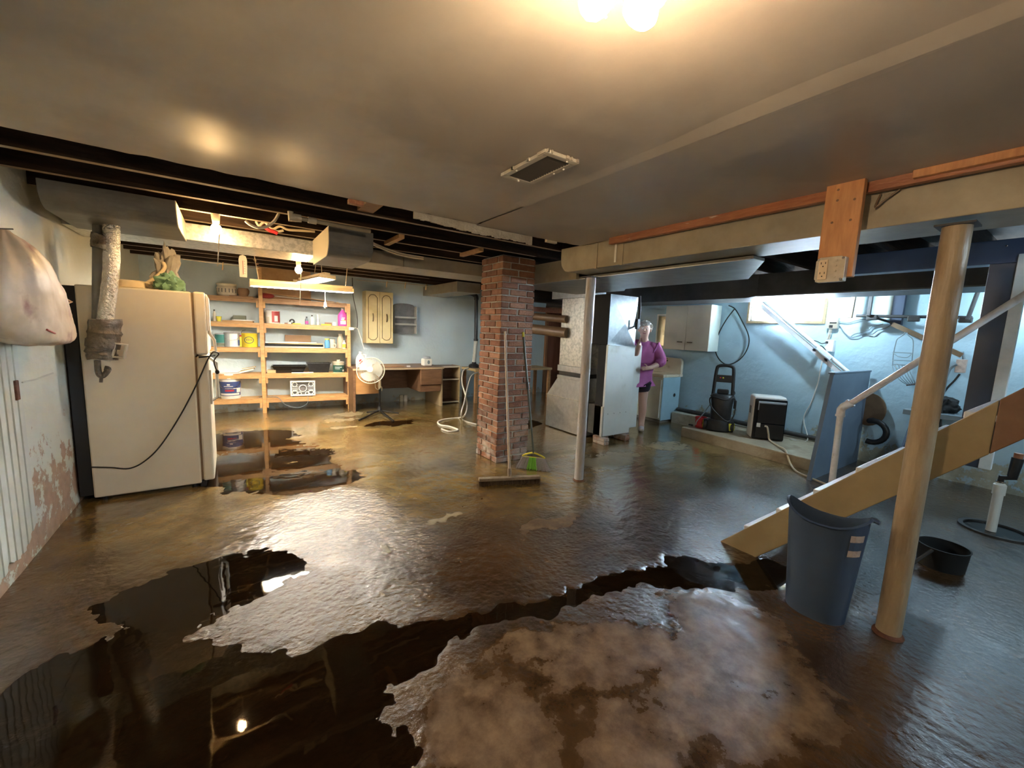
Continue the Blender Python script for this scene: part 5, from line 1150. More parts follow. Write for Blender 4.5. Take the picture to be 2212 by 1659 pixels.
# white discharge hose looping onto the floor
def c5(x, y): return (740+x/4.609, 560+y/4.609)
hp = []
LP = [(1250, 1085, 7.0), (1200, 1115, 6.9), (1190, 1230, 6.5), (1228, 1370, 6.1), (1240, 1470, 5.8), (1218, 1550, 5.5)]
hp = [ay(*c5(x, y), Y) for x, y, Y in LP]+[az(*c5(x, y), .014) for x, y in ((1165, 1578), (1060, 1588), (990, 1600), (948, 1622), (975, 1652), (1060, 1665), (1150, 1700), (1060, 1715), (985, 1690))]
for p in hp: p.z = max(p.z, .014)
LP2 = [(1350, 1125, 7.0), (1285, 1160, 6.8), (1240, 1290, 6.3), (1213, 1420, 5.9), (1182, 1530, 5.55)]
hp2 = [ay(*c5(x, y), Y) for x, y, Y in LP2]+[az(*c5(x, y), .014) for x, y in ((1195, 1592), (1260, 1625), (1335, 1645))]
for p in hp2: p.z = max(p.z, .014)
t = thing('white_hose', az(990, 925), 'white flexible hose looping down from the table onto the wet floor', 'hose')
obj('hose_run', MB().tube(spline(hp), .013, 10), 'hose_white', t, smooth=True); obj('hose_run', MB().tube(spline(hp2), .013, 10), 'hose_white', t, smooth=True)
# little white pads standing under the desk
for k, (px, lab) in enumerate(((868, 'left white box under the desk'), (877, 'white box under the desk, right of the pair'))):
    p = az(px, 867.5); tag(obj('white_box', box((p.x-.035, p.y, .0), (p.x+.03, p.y+.06, .13)), 'white_plastic' if k else 'wall_left_paint', bevel=.005), lab, 'box')
# clothes line with pegs and a thermometer under the joists
a, b = ay(395, 560, 5.9), ay(560, 580, 6.3); c_, d_ = ay(770, 605, 6.15), ay(925, 617, 6.22)
tag(obj('clothes_line', MB().tube([a, b], .004, 6), 'chain'), 'sagging clothes line over the fridge end of the shelves', 'line')
tag(obj('clothes_line', MB().tube([c_, d_], .004, 6), 'chain'), 'clothes line in front of the yellow wall cabinet', 'line')
for (p, lab) in ((a.lerp(b, .49), 'wooden peg clipped on the line left of the thermometer'), (c_.lerp(d_, .40), 'wooden peg over the yellow cabinet'), (c_.lerp(d_, .66), 'wooden peg over the dark rack'), (c_.lerp(d_, .97), 'wooden peg at the right end of the line by the boxed beam')):
    tag(obj('clothes_peg', MB().bar(p+Vector((0, 0, .02)), p-Vector((.01, 0, .07)), .016, .012), 'wood_tan', bevel=.002), lab, 'peg')
p = ay(525, 575, 5.6); t = thing('thermometer', p, 'white rounded thermometer hanging under the joists', 'thermometer')
obj('plate', MB().prism([(p.x+x_, p.y, p.z+z_) for x_, z_ in ((-.035, -.12), (.035, -.12), (.04, .07), (.03, .11), (0, .125), (-.03, .11), (-.04, .07))], (0, .008, 0)), 'paper_white', t, bevel=.003)
obj('tube', box((p.x-.002, p.y-.003, p.z-.09), (p.x+.002, p.y-.0005, p.z+.06)), 'red_label', t)
for i in range(6): obj('tick', box((p.x+.008, p.y-.0015, p.z-.08+.026*i), (p.x+.022, p.y-.0003, p.z-.077+.026*i)), 'rack_grey', t)
obj('hook', MB().tube([(p.x, p.y+.004, p.z+.11), (p.x, p.y+.004, 2.3)], .0025, 6), 'chain', t)
# cords by the shelving's right post
p = [ay(x, y, 7.3) for x, y in ((761, 600), (763, 640), (771, 680), (772, 706), (768, 710))]
tag(obj('cord', MB().tube(spline(p), .006, 6), 'cord_black', smooth=True), 'black cord hanging from the joists right of the shelving', 'cord')
c_ = ay(758, 710, 7.28); t = thing('power_tap', c_, 'white power tap on the right shelf post with its white lead', 'outlet')
obj('tap', box((c_.x-.03, c_.y-.02, c_.z-.025), (c_.x+.045, c_.y+.02, c_.z+.025)), 'white_plastic', t, bevel=.005)
obj('lead', MB().tube(spline([ay(x, y, 7.27) for x, y in ((766, 708), (773, 711), (778, 725), (784, 745), (786, 755))]), .006, 6), 'white_plastic', t, smooth=True)
t = tag(obj('wood_brace', MB().bar(ay(556, 570, 7.2), ay(549, 558, 6.6), .03, .03), 'pine_dark'), 'short wooden brace above the tall shelf post', 'brace')
# white plastic pipe, looped cable and wires under the joists
a, b = ay(628, 468, 3.5), ay(800, 500, 3.5)
t = thing('white_pipe', a, 'white plastic pipe with a fat end fitting under the joists', 'pipe')
obj('pipe', MB().tube([a, b], .016, 10), 'duct_tan', t, smooth=True); obj('end_fitting', MB().tube([a+Vector((-.0, 0, .035)), a-Vector((.0, 0, .005)), a.lerp(b, .12)], [.02, .034, .026], 12), 'ceramic', t, smooth=True); obj('coupling', MB().tube([a.lerp(b, .2), a.lerp(b, .3)], .023, 12), 'ceramic', t, smooth=True)
tag(obj('cable', MB().tube(spline([ay(x, y, 3.95) for x, y in ((602, 462), (592, 478), (575, 490), (557, 492), (540, 485), (530, 477))]), .011, 8), 'hose_white', smooth=True), 'pale cable drooping in a loop near the hanging bulb', 'cable')
for k, (pp, mt_) in enumerate((([(553, 478), (560, 487), (572, 480), (585, 494), (600, 500), (612, 498)], 'ceramic'), ([(575, 488), (590, 495), (605, 489), (622, 496), (650, 498), (680, 500)], 'hose_cream'), ([(572, 490), (582, 497), (592, 500), (600, 504)], 'red_label'))):
    tag(obj('wire', MB().tube(spline([ay(x, y, 4.3) for x, y in pp]), .011 if k < 2 else .018, 6), mt_, smooth=True), ('tangled white wire under the joists by the bulb', 'cream wire running right from the wire tangle', 'red tape knot in the wire tangle')[k], 'wire')
for k in range(2):
    tag(obj('cable', MB().tube(spline([ay(x, y+4*k, 4.2) for x, y in ((790, 517), (830, 535), (870, 548), (915, 556))]), .008, 6), 'hose_cream', smooth=True), 'slack pale cable above the back duct, %s of the two' % ('upper', 'lower')[k], 'cable')

# ================================================================ PUSH BROOM AND BROOM
l, r_ = az(1034, 1036, .06), az(1166, 1030, .06)
d = (r_-l).normalized(); s_ = Vector((0, 0, 1)).cross(d)
t = thing('push_broom', (l+r_)/2-Vector((0, 0, .06)), 'wide push broom with a pale handle leaning on the brick pier', 'broom')
obj('block', MB().bar(l+Vector((0, 0, 0)), r_, .055, .03), 'brush_block', t, bevel=.006)
rnd = random.Random(4); mb = MB(); L_ = (r_-l).length
for i in range(420):
    u = rnd.random()*L_; v = rnd.uniform(-.024, .024); b0 = l+d*u+s_*v+Vector((0, 0, -.012)); e = b0+d*rnd.uniform(-.012, .012)+s_*v*.5; e.z = .001
    mb.bar(b0, e, .005, .003)
k = obj('bristles', mb, 'bristle_brown', t); k['kind'] = 'stuff'
ht = ay(1091, 716, CY0-.02); hb = az(1098, 1022, .07); hb = (l+r_)/2+s_*.01+Vector((0, 0, .012))
obj('handle', MB().tube([hb, ht], .0125, 10), 'handle_wood', t, smooth=True)
obj('socket', MB().tube([hb-Vector((0, 0, .01)), hb.lerp(ht, .05)], .019, 10), 'brush_block', t, smooth=True)
bt_ = ay(1130, 718, CY0-.02); bb_ = az(1148, 972, .16)
l, r_ = az(1128, 985, .14), az(1176, 990, .14); cn = (l+r_)/2; d = (r_-l).normalized(); s_ = Vector((0, 0, 1)).cross(d)
t = thing('angle_broom', Vector((cn.x, cn.y, 0)), 'yellow headed broom with grey and green bristles leaning on the pier', 'broom')
top = cn+Vector((0, 0, .045))
obj('head', MB().tube(spline([l, l.lerp(r_, .12)+Vector((0, 0, .02)), top-d*.02, top+d*.02, l.lerp(r_, .9)+Vector((0, 0, .018)), r_, l.lerp(r_, .8)-Vector((0, 0, .008)), l.lerp(r_, .5)-Vector((0, 0, .004)), l.lerp(r_, .2)-Vector((0, 0, .006))])[:-1], .009, 8, closed=True), 'yellow', t, smooth=True)
for nm, a0, a1, mt_ in (('grey_bristles', 0, .34, 'bristle_grey'), ('green_bristles', .34, .64, 'lime'), ('grey_bristles', .64, 1., 'bristle_grey')):
    mb = MB()
    for i in range(130):
        u = rnd.uniform(a0, a1); p = l.lerp(r_, u)+s_*rnd.uniform(-.014, .014); e = p+d*((u-.5)*.13+rnd.uniform(-.008, .008))+s_*rnd.uniform(-.02, .02); e.z = .002+rnd.random()*.012; mb.bar(p, e, .0045, .003)
    k = obj(nm, mb, mt_, t); k['kind'] = 'stuff'
obj('handle', MB().tube([top, bt_], .0115, 10), 'handle_green', t, smooth=True); obj('grip_end', MB().tube([bt_.lerp(top, .04), bt_], .014, 10), 'yellow', t, smooth=True); obj('joint_sleeve', MB().tube([top.lerp(bt_, .52), top.lerp(bt_, .58)], .0155, 10), 'black_plastic', t, smooth=True)

# ================================================================ BLUE BIN
PL, PR_ = az(1707, 1078, .57), az(1887, 1130, .57); mid = (PL+PR_)/2; d = (PR_-PL).normalized(); n_out = Vector((0, 0, 1)).cross(d)
if n_out.dot(Vector((1, 1, 0))) > 0: n_out = -n_out            # bulges toward the camera, flat side to the stairs
hwid = (PR_-PL).length/2
def dring(sc, z, lip=0.):
    pts = []; n_ = 36
    for i in range(n_):
        a_ = 2*math.pi*i/n_; u = math.cos(a_); v = math.sin(a_)
        y = v*.80 if v > 0 else v*.34
        u2 = math.copysign(abs(u)**.8, u)
        pts.append(mid+d*(u2*(hwid*sc+lip))+n_out*(y*(hwid*sc+lip)+.02)+Vector((0, 0, z-mid.z)))
    return pts
t = thing('waste_bin', Vector((mid.x, mid.y, 0)), 'blue plastic half-round waste bin standing before the stairs', 'bin')
mb = MB(); rimz = lambda i: .555+.030*math.cos(2*2*math.pi*i/36)
rings = [dring(.74, .003), dring(.745, .012), dring(.86, .30), dring(.955, .53)]
top1 = dring(.965, .555); top2 = dring(.965, .565, .014); top3 = dring(.95, .57, .004)
for rg in (top1, top2, top3):
    for i, p in enumerate(rg): p.z += rimz(i)-.555
inner = [dring(.93, .52), dring(.84, .30), dring(.72, .016)]
for rg in rings+[top1, top2, top3]+inner: mb.v += rg
nr = 7+len(inner)
for i in range(nr-1):
    for j in range(36): mb.f.append((i*36+j, i*36+(j+1) % 36, (i+1)*36+(j+1) % 36, (i+1)*36+j)); mb.m.append(0)
mb.f += [tuple(reversed(range(36))), tuple((nr-1)*36+j for j in range(36))]; mb.m += [0, 0]
obj('body', mb, 'bin_blue', t, smooth=True)
tip = dring(.965, .575, .014)[0]; obj('rim_tab', MB().bar(tip+d*-.02+Vector((0, 0, .02)), tip+d*.018+Vector((0, 0, .008)), .04, .012), 'bin_blue', t, bevel=.004)
idx = [3, 4, 5]; lb = MB(); P = []
for i in (2, 3, 4, 5):
    for f_ in (.0, 1.): z = .40+.115*f_; q = dring(.86+.095*(z-.30)/.23, z)[i]; P.append(q+(q-mid-Vector((0, 0, q.z-mid.z))).normalized()*.002)
lb.add(P, [(2*i, 2*i+2, 2*i+3, 2*i+1) for i in range(3)]); obj('sticker', lb, 'label_tan', t)
P2 = []
for i in (2, 3, 4, 5):
    for z in (.435, .48): q = dring(.86+.095*(z-.30)/.23, z)[i]; P2.append(q+(q-mid-Vector((0, 0, q.z-mid.z))).normalized()*.003)
obj('sticker_print', MB().add(P2, [(2*i, 2*i+2, 2*i+3, 2*i+1) for i in range(3)]), 'bin_blue', t)
# ================================================================ FURNACE
t = thing('return_drop', (4.18, 4.4, 0), 'speckled galvanised return air drop with a flared base behind the slim post', 'duct')
A = Vector
obj('upper_box', box((4.03, 4.05, 1.955), (4.33, 4.86, 2.2)), 'galvanised_fine', t, bevel=.003)
obj('plenum', box((4.05, 4.06, .985), (4.31, 4.64, 1.953)), 'galvanised', t, bevel=.003)
obj('collar', box((4.035, 4.045, .895), (4.325, 4.655, .985)), 'galvanised_fine', t, bevel=.004)
obj('flexible_band', box((4.055, 4.065, .835), (4.305, 4.635, .895)), 'black_plastic', t)
obj('collar', box((4.035, 4.045, .79), (4.325, 4.655, .835)), 'galvanised_fine', t, bevel=.004)
fl_ = MB().add([(4.045, 4.05, .79), (4.32, 4.05, .79), (4.32, 4.65, .79), (4.045, 4.65, .79), (4.03, 4.05, .51), (4.34, 4.05, .51), (4.34, 4.86, .51), (4.03, 4.86, .51)], [(0, 1, 5, 4), (1, 2, 6, 5), (2, 3, 7, 6), (3, 0, 4), (3, 4, 7), (4, 5, 6, 7), (3, 2, 1, 0)])
obj('flared_section', fl_, 'galvanised_fine', t)
bs = MB().box((4.03, 4.05, .02), (4.34, 4.86, .505)); k = len(bs.v)
bs.add([(4.028, 4.05, .50), (4.028, 4.86, .50), (4.028, 4.86, .02), (4.028, 4.05, .02), (4.018, 4.46, .28)], [(0, 4, 1), (1, 4, 2), (2, 4, 3), (3, 4, 0)])
obj('base_box', bs, 'galvanised_fine', t, bevel=.0)
obj('seam', MB().bar((4.024, 4.05, .508), (4.024, 4.86, .508), .012, .01), 'galvanised', t); obj('seam', MB().bar((4.03, 4.046, .508), (4.34, 4.046, .508), .012, .01), 'galvanised', t)
obj('foot_rail', box((4.06, 4.08, .0), (4.3, 4.8, .02)), 'iron', t)
# furnace cabinet and its supply plenum
t = thing('furnace', (4.35, 3.9, 0), 'tall white furnace cabinet raised on bricks with a shiny plenum on top', 'furnace')
obj('front_panel', box((4.062, 3.70, .095), (4.60, 3.735, 1.315)), 'furnace_white', t, bevel=.004)
obj('side_casing', box((4.07, 3.736, .1), (4.595, 3.88, 1.32)), 'gap_shade', t)  # black side: darkness of the gap beside the cabinet put in as colour
obj('lower_casing', box((4.07, 3.736, .1), (4.35, 3.99, .50)), 'duct_dark', t)
obj('cabinet_body', box((4.36, 3.882, .1), (4.98, 4.72, 1.32)), 'furnace_white', t, bevel=.004)
obj('edge_flange', box((4.045, 3.705, .095), (4.060, 3.74, .50)), 'fixture_metal', t)
for i in range(4):
    obj('screw', MB().ball((4.14+.12*i, 3.699, .40), .006, 8), 'rack_grey', t)
pl = MB()
fz0, fz1 = 1.325, 1.98
pl.box((4.085, 3.73, fz0), (4.61, 4.6, fz1)); obj('plenum_body', pl, 'galvanised_fine', t)
cx_, cz_ = 4.345, 1.62
pn = MB().add([(4.075, 3.728, fz0), (4.615, 3.728, fz0), (4.615, 3.728, fz1), (4.075, 3.728, fz1), (cx_, 3.685, cz_)], [(0, 1, 4), (1, 2, 4), (2, 3, 4), (3, 0, 4)])
obj('creased_panel', pn, 'galvanised_fine', t)
obj('plenum_side', box((4.066, 3.732, fz0), (4.078, 4.0, fz1)), 'gap_shade', t)  # black sheet painting the shade on the plenum's left side
obj('drip_edge', box((4.07, 3.69, 1.316), (4.62, 3.735, 1.326)), 'galvanised_fine', t)
gp = MB().tube(spline([A((4.66, 3.74, 2.0)), A((4.655, 3.72, 1.85)), A((4.635, 3.70, 1.66)), A((4.625, 3.69, 1.59))]), .017, 10); gp.tube([A((4.625, 3.69, 1.59)), A((4.58, 3.665, 1.575)), A((4.53, 3.65, 1.57))], .017, 10)
obj('gas_pipe', gp, 'iron', t, smooth=True)
obj('gas_valve', MB().box((4.515, 3.625, 1.545), (4.56, 3.67, 1.68)).box((4.49, 3.64, 1.63), (4.585, 3.655, 1.645)), 'iron', t, bevel=.004)
for k, (x0, y0, n_) in enumerate(((4.0, 3.66, 2), (4.08, 3.74, 2), (4.44, 3.68, 1), (4.5, 3.86, 1))):
    for j in range(n_):
        o = bpy.data.objects.new('brick', (BX if k % 2 else BY)[j]); COL.objects.link(o); o.parent = t
        sc = (1, 1, .72 if n_ == 2 else 1.4); o.scale = sc
        o.location = Vector((x0+.05, y0+.05, (.025+.046*j) if n_ == 2 else .046))-t.location
# brown round flue pipes crossing behind the pier
p0, p1 = ay(1146, 683, 5.25), ax(1214, 690, 4.03); p1.y = min(p1.y, 4.62)
t = tag(obj('flue_pipe', MB().tube([p0+(p0-p1)*.6, p0, A((4.035, 4.50, p1.z))], .055, 16), 'pipe_brown', smooth=True), 'upper of two brown round pipes between pier and return drop', 'pipe')
p0, p1 = ay(1146, 710, 5.15), ax(1210, 716, 4.03)
t = thing('flue_pipe', p0, 'lower, thicker brown round pipe between pier and return drop', 'pipe')
obj('pipe', MB().tube([p0+(p0-A((4.03, 4.5, p1.z)))*.6, p0, A((4.035, 4.48, p1.z-.02))], .075, 18), 'pipe_brown', t, smooth=True)
# lumber and insulation seen high behind the pier
t = tag(obj('stored_lumber', box((4.6, 6.5, 1.86), (6.4, 6.62, 1.95)), 'red_trim', bevel=.004), 'reddish plank stored high behind the pier', 'board')
tag(obj('dark_beam', box((3.4, 5.6, 1.97), (5.2, 5.8, 2.2)), 'dark_joist', bevel=.004), 'dark beam crossing above the door behind the furnace', 'beam')

# ================================================================ LAUNDRY CORNER
SKX, SY0, SY1, SZ = 5.94, 4.16, 4.98, .83
t = thing('laundry_sink', (6.2, 4.57, 0), 'old cream enamel sink on a cream and blue cupboard against the blue wall', 'sink')
obj('cupboard', box((SKX, SY0, .06), (6.42, SY1, SZ-.05)), 'sink_front', t, bevel=.004)
obj('side_panel', box((SKX+.004, SY0-.012, .05), (6.42, SY0-.001, SZ-.05)), 'sink_side', t)
obj('plinth', box((SKX+.05, SY0+.03, 0), (6.42, SY1-.03, .06)), 'rack_grey', t)
for a_, b_ in ((SY0+.02, (SY0+SY1)/2-.004), ((SY0+SY1)/2+.004, SY1-.02)):
    d = obj('door', box((SKX-.016, a_, .09), (SKX-.001, b_, SZ-.09)), 'sink_front', t, bevel=.003)
    kp = A((SKX-.02, b_-.05 if a_ < 4.4 else a_+.05, SZ-.19)); obj('knob', MB().ball(kp, .011, 8), 'bronze', d)
obj('waste_hole', MB().lathe([(.032, 0), (.03, .002)], A((6.28, SY0-.013, .47)), 18, axis=A((0, -1, 0))), 'black_matte', t)
rimm = MB()
rimm.box((SKX-.02, SY0-.02, SZ-.05), (SKX+.05, SY1+.02, SZ)).box((6.36, SY0-.02, SZ-.05), (6.47, SY1+.02, SZ)).box((SKX+.05, SY0-.02, SZ-.05), (6.36, SY0+.05, SZ)).box((SKX+.05, SY1-.05, SZ-.05), (6.36, SY1+.02, SZ))
obj('basin_rim', rimm, 'enamel_cream', t, bevel=.012, seg=3)
obj('basin', box((SKX+.05, SY0+.05, SZ-.05), (6.36, SY1-.05, SZ-.045)), 'enamel_cream', t)
r = .07; zt_ = 1.10; pr = [(SY0-.02, SZ), (SY0-.02, zt_-r)]+[(SY0-.02+r-r*math.cos(a_), zt_-r+r*math.sin(a_)) for a_ in [math.pi/2*i/6 for i in range(1, 7)]]+[(SY1+.02-r+r*math.sin(a_), zt_-r+r*math.cos(a_)) for a_ in [math.pi/2*i/6 for i in range(0, 7)]]+[(SY1+.02, SZ)]
obj('backsplash', MB().prism([(6.40, y, z) for y, z in pr], (.06, 0, 0)), 'enamel_cream', t, bevel=.01, seg=3)
for px, py in ((1418, 776), (1440, 779)):
    p = ax(px, py, 6.38); tp = obj('tap', MB().tube([A((6.40, p.y, p.z)), A((6.34, p.y, p.z)), A((6.31, p.y, p.z-.05))], .014, 8), 'bronze', t, smooth=True)
    obj('cross_handle', MB().bar(A((6.345, p.y-.035, p.z+.035)), A((6.345, p.y+.035, p.z+.035)), .012, .012).bar(A((6.345, p.y, p.z)), A((6.345, p.y, p.z+.04)), .014, .014), 'bronze', tp)
# white wall cabinet
X0c = 6.19; a, b = ax(1440, 662, X0c), ax(1538, 660, X0c); c_ = ax(1490, 757, X0c)
y0, y1, z1, z0 = b.y, a.y, 1.985, c_.z
t = thing('laundry_cabinet', (6.33, (y0+y1)/2, z0), 'cream two door wall cabinet above the laundry sink', 'cabinet')
obj('carcass', box((X0c+.02, y0, z0), (6.485, y1, z1)), 'wallcab_side', t, bevel=.003)
ym = (y0+y1)/2
for s0, s1, hy_ in ((y0, ym-.002, ym-.09), (ym+.002, y1, ym+.09)):
    d = obj('door', box((X0c, s0, z0), (X0c+.019, s1, z1)), 'wallcab', t, bevel=.003)
    obj('handle', MB().bar(A((X0c-.012, hy_-.045, z0+.13)), A((X0c-.012, hy_+.045, z0+.13)), .012, .014).box((X0c-.012, hy_-.04, z0+.126), (X0c+.002, hy_-.03, z0+.134)).box((X0c-.012, hy_+.03, z0+.126), (X0c+.002, hy_+.04, z0+.134)), 'bronze', d)
# mirror beside it
p, q = ax(1420, 679, 6.44), ax(1452, 750, 6.44)
t = thing('wall_mirror', (6.46, (p.y+q.y)/2, q.z), 'small white framed mirror beside the cream wall cabinet', 'mirror')
fy0, fy1, fz_0, fz_1 = min(p.y, q.y)-.12, max(p.y, q.y), q.z, p.z
fr = MB()
for a_, b_ in (((6.445, fy0, fz_0), (6.475, fy1, fz_0+.02)), ((6.445, fy0, fz_1-.02), (6.475, fy1, fz_1)), ((6.445, fy0, fz_0+.02), (6.475, fy0+.02, fz_1-.02)), ((6.445, fy1-.02, fz_0+.02), (6.475, fy1, fz_1-.02))): fr.box(a_, b_)
obj('frame', fr, 'paper_white', t, bevel=.002); obj('glass', box((6.46, fy0+.02, fz_0+.02), (6.466, fy1-.02, fz_1-.02)), 'mirror', t)
# looped black cable on the wall
lp = [(1574, 660), (1588, 668), (1602, 692), (1616, 722), (1617, 745), (1606, 768), (1588, 783), (1568, 787), (1552, 774), (1545, 752), (1552, 722), (1568, 692), (1586, 668)]
tag(obj('cable_loop', MB().tube(spline([ax(x, y, 6.465) for x, y in lp]), .0085, 8), 'cord_black', smooth=True), 'black cable hanging in a long loop on the blue wall', 'cable')
# concrete platform, curb and floor pipe
pf = [az(1475, 922, .14), az(1757, 998, .14)]
t = tag(obj('concrete_pad', MB().prism([(5.49, 3.46, -.02), (5.38, 1.72, -.02), (6.49, 1.72, -.02), (6.49, 3.40, -.02)], (0, 0, .16)), 'concrete_pad', bevel=.012), 'low concrete platform along the blue wall under the pressure washer', 'platform')
tag(obj('concrete_curb', box((6.22, 3.46, -.02), (6.49, 4.13, .19)), 'concrete_curb', bevel=.012), 'rough concrete curb at the wall foot beside the sink', 'curb')
tag(obj('floor_pipe', MB().tube([A((6.36, 4.12, .225)), A((6.37, 3.4, .225)), A((6.40, 3.1, .20)), A((6.41, 1.72, .18))], .032, 10), 'iron', smooth=True), 'black pipe running along the foot of the blue wall', 'pipe')
# pressure washer
wc = A((5.80, 3.06, .142)); er = A((.50, -.866, 0)); et = A((-.866, -.50, 0))
def Wp(r_, t_, z_): return wc+er*r_+et*t_+A((0, 0, z_))
def wbox(r0, r1, t0, t1, z0, z1, mb=None):
    mb = mb or MB(); k = len(mb.v); mb.box((r0, t0, z0), (r1, t1, z1))
    for i in range(k, len(mb.v)): v = mb.v[i]; mb.v[i] = Wp(v.x, v.y, v.z)
    return mb
t = thing('pressure_washer', wc, 'black upright pressure washer with a lime wheel on the concrete platform', 'machine')
def loft(rows, n_=20, ex=.75):
    mb = MB()
    for (z_, hr, ht_, cr_, ct_) in rows:
        for j in range(n_):
            a_ = 2*math.pi*j/n_; u, v = math.cos(a_), math.sin(a_); mb.v.append(Wp(cr_+hr*math.copysign(abs(u)**ex, u), ct_+ht_*math.copysign(abs(v)**ex, v), z_))
    for i in range(len(rows)-1):
        for j in range(n_): mb.f.append((i*n_+j, i*n_+(j+1) % n_, (i+1)*n_+(j+1) % n_, (i+1)*n_+j)); mb.m.append(0)
    mb.f += [tuple(reversed(range(n_))), tuple((len(rows)-1)*n_+j for j in range(n_))]; mb.m += [0, 0]; return mb
obj('base', loft([(.0, .15, .12, -.02, .0), (.02, .17, .14, -.02, 0), (.14, .165, .135, -.02, 0), (.17, .14, .12, -.01, 0)]), 'washer_black', t, smooth=True)
obj('motor_housing', loft([(.165, .13, .12, 0, 0), (.22, .135, .125, 0, 0), (.40, .14, .13, 0, 0), (.47, .15, .13, 0, -.01), (.50, .16, .12, 0, -.01), (.53, .13, .10, 0, -.02)]), 'washer_black', t, smooth=True)
fr = MB(); hl = [(-.125, .5), (-.118, .7), (-.108, .88), (-.085, .93), (0, .945), (.085, .93), (.108, .88), (.118, .7), (.125, .5)]
fr.tube([Wp(a_, -.05, b_) for a_, b_ in spline([A((a_, b_, 0)) for a_, b_ in hl], 4) for a_, b_ in [(a_, b_)]] if False else [Wp(p.x, -.05, p.y) for p in spline([A((a_, b_, 0)) for a_, b_ in hl], 4)], .023, 10)
obj('handle_frame', fr, 'washer_black', t, smooth=True)
pnl = obj('control_panel', wbox(-.105, .105, -.075, -.03, .70, .805), 'black_plastic', t, bevel=.01)
for i in range(2): obj('panel_mark', MB().ball(Wp(-.05+.035*i, -.028, .765), .011, 10), 'yellow' if i else 'red_plastic', pnl)
obj('lance_rack', wbox(-.075, .075, -.07, -.02, .53, .60), 'washer_black', t, bevel=.015)
for s, mt_ in ((.155, 'yellow'), (-.19, 'yellow')):
    w = obj('wheel', MB().lathe([(.06, -.025), (.078, -.02), (.08, 0), (.078, .02), (.06, .025)], Wp(s, .02, .08), 24, axis=er), 'washer_black', t, smooth=True)
    obj('wheel_rim', MB().lathe([(.056, .026), (.054, .034), (.030, .030)], Wp(s, .02, .08), 20, axis=er if s > 0 else -er), 'yellow', w, smooth=True)
    obj('wheel_hub', MB().lathe([(.020, .030), (.016, .042)], Wp(s, .02, .08), 12, axis=er if s > 0 else -er), 'washer_black', w, smooth=True)
    if s > 0: obj('hub_face', MB().lathe([(.055, 0), (.05, .004)], Wp(s-.03, .09, .08), 20, axis=et+er*.4), 'yellow', w, smooth=True)
obj('gun_holder', wbox(.15, .185, -.03, .02, .34, .46), 'black_plastic', t, bevel=.008)
obj('hose', MB().tube(spline([Wp(.14, .02, .52), Wp(.17, .06, .42), Wp(.16, .09, .25), Wp(.1, .14, .17), Wp(.0, .145, .22), Wp(-.13, .12, .35), Wp(-.16, .05, .46), Wp(-.10, .11, .49), Wp(.05, .135, .47), Wp(.14, .06, .55), Wp(.13, .03, .6)]), .009, 8), 'cord_black', t, smooth=True)
obj('inlet_hose', MB().tube(spline([Wp(-.14, .08, .40), Wp(-.22, .10, .25), Wp(-.30, .10, .12), Wp(-.31, .10, .06)]), .007, 8), 'wire_grey', t, smooth=True)
# red pail
rc = A((5.72, 3.30, .142)); t = thing('red_pail', rc, 'small red plastic pail beside the pressure washer', 'pail')
obj('body', MB().lathe([(.066, 0), (.072, .01), (.076, .05), (.073, .055), (.078, .10), (.075, .105), (.082, .145), (.085, .15), (.085, .158), (.078, .158), (.068, .012)], rc, 24), 'red_plastic', t, smooth=True)
obj('spout_cap', MB().tube([rc+A((-.02, .11, .012)), rc+A((-.03, .17, .012))], .011, 8), 'black_plastic', t)
# dehumidifier
a, b = az(1618, 946, .142), az(1690, 957, .142); nn = A((-.80, -.60, 0)); rr = A((.60, -.80, 0)); dc = A((5.87, 2.45, .142)); hw, dp, hh = .195, .26, .585
def Dp(r_, t_, z_): return dc+rr*r_+nn*t_+A((0, 0, z_))
def dbox(r0, r1, t0, t1, z0, z1):
    mb = MB().box((r0, t0, z0), (r1, t1, z1)); mb.v = [Dp(*v) for v in mb.v]; return mb
t = thing('dehumidifier', dc, 'white dehumidifier with a big black front panel on the concrete platform', 'appliance')
obj('shell', dbox(-hw, hw, -dp, -.012, 0, hh), 'dehum_white', t, bevel=.035, seg=4)
obj('black_front', dbox(-hw+.012, hw-.004, -.0115, .022, .006, hh-.035), 'black_gloss', t, bevel=.03, seg=4)
obj('top_lip', dbox(-hw+.05, hw-.02, .0225, .036, hh-.095, hh-.065), 'can_silver', t, bevel=.006)
obj('filter_panel', dbox(-hw+.06, hw-.02, .0225, .029, .23, hh-.10), 'dehum_dark', t, bevel=.008)
obj('tank_panel', dbox(-hw+.05, hw-.02, .0225, .027, .03, .215), 'dehum_dark', t, bevel=.008)
obj('rating_label', dbox(-hw+.055, -hw+.10, .0275, .0285, .17, .225), 'paper_white', t); obj('vertical_slot', dbox(-hw+.05, -hw+.062, .0295, .031, .40, .50), 'can_silver', t)
obj('side_grille', dbox(-hw-.003, -hw-.0005, -.18, -.10, .33, .43), 'rack_grey', t)
hz = [Dp(-.03, .028, .19), Dp(0, .06, .18), Dp(.03, .085, .08), Dp(.05, .10, .02)]
hz = [Dp(-.04, .028, .19), Dp(-.02, .055, .185), Dp(.0, .07, .10), Dp(.02, .08, .02)]+[A((5.62, 2.20, .155)), A((5.45, 2.05, .16)), A((5.35, 1.95, .05))]+[az(x, y, .016) for x, y in ((1720, 1018), (1750, 1032), (1784, 1046))]
t2 = tag(obj('drain_hose', MB().tube(spline(hz), .011, 8), 'hose_cream', smooth=True), 'cream drain hose trailing from the dehumidifier over the platform edge', 'hose')
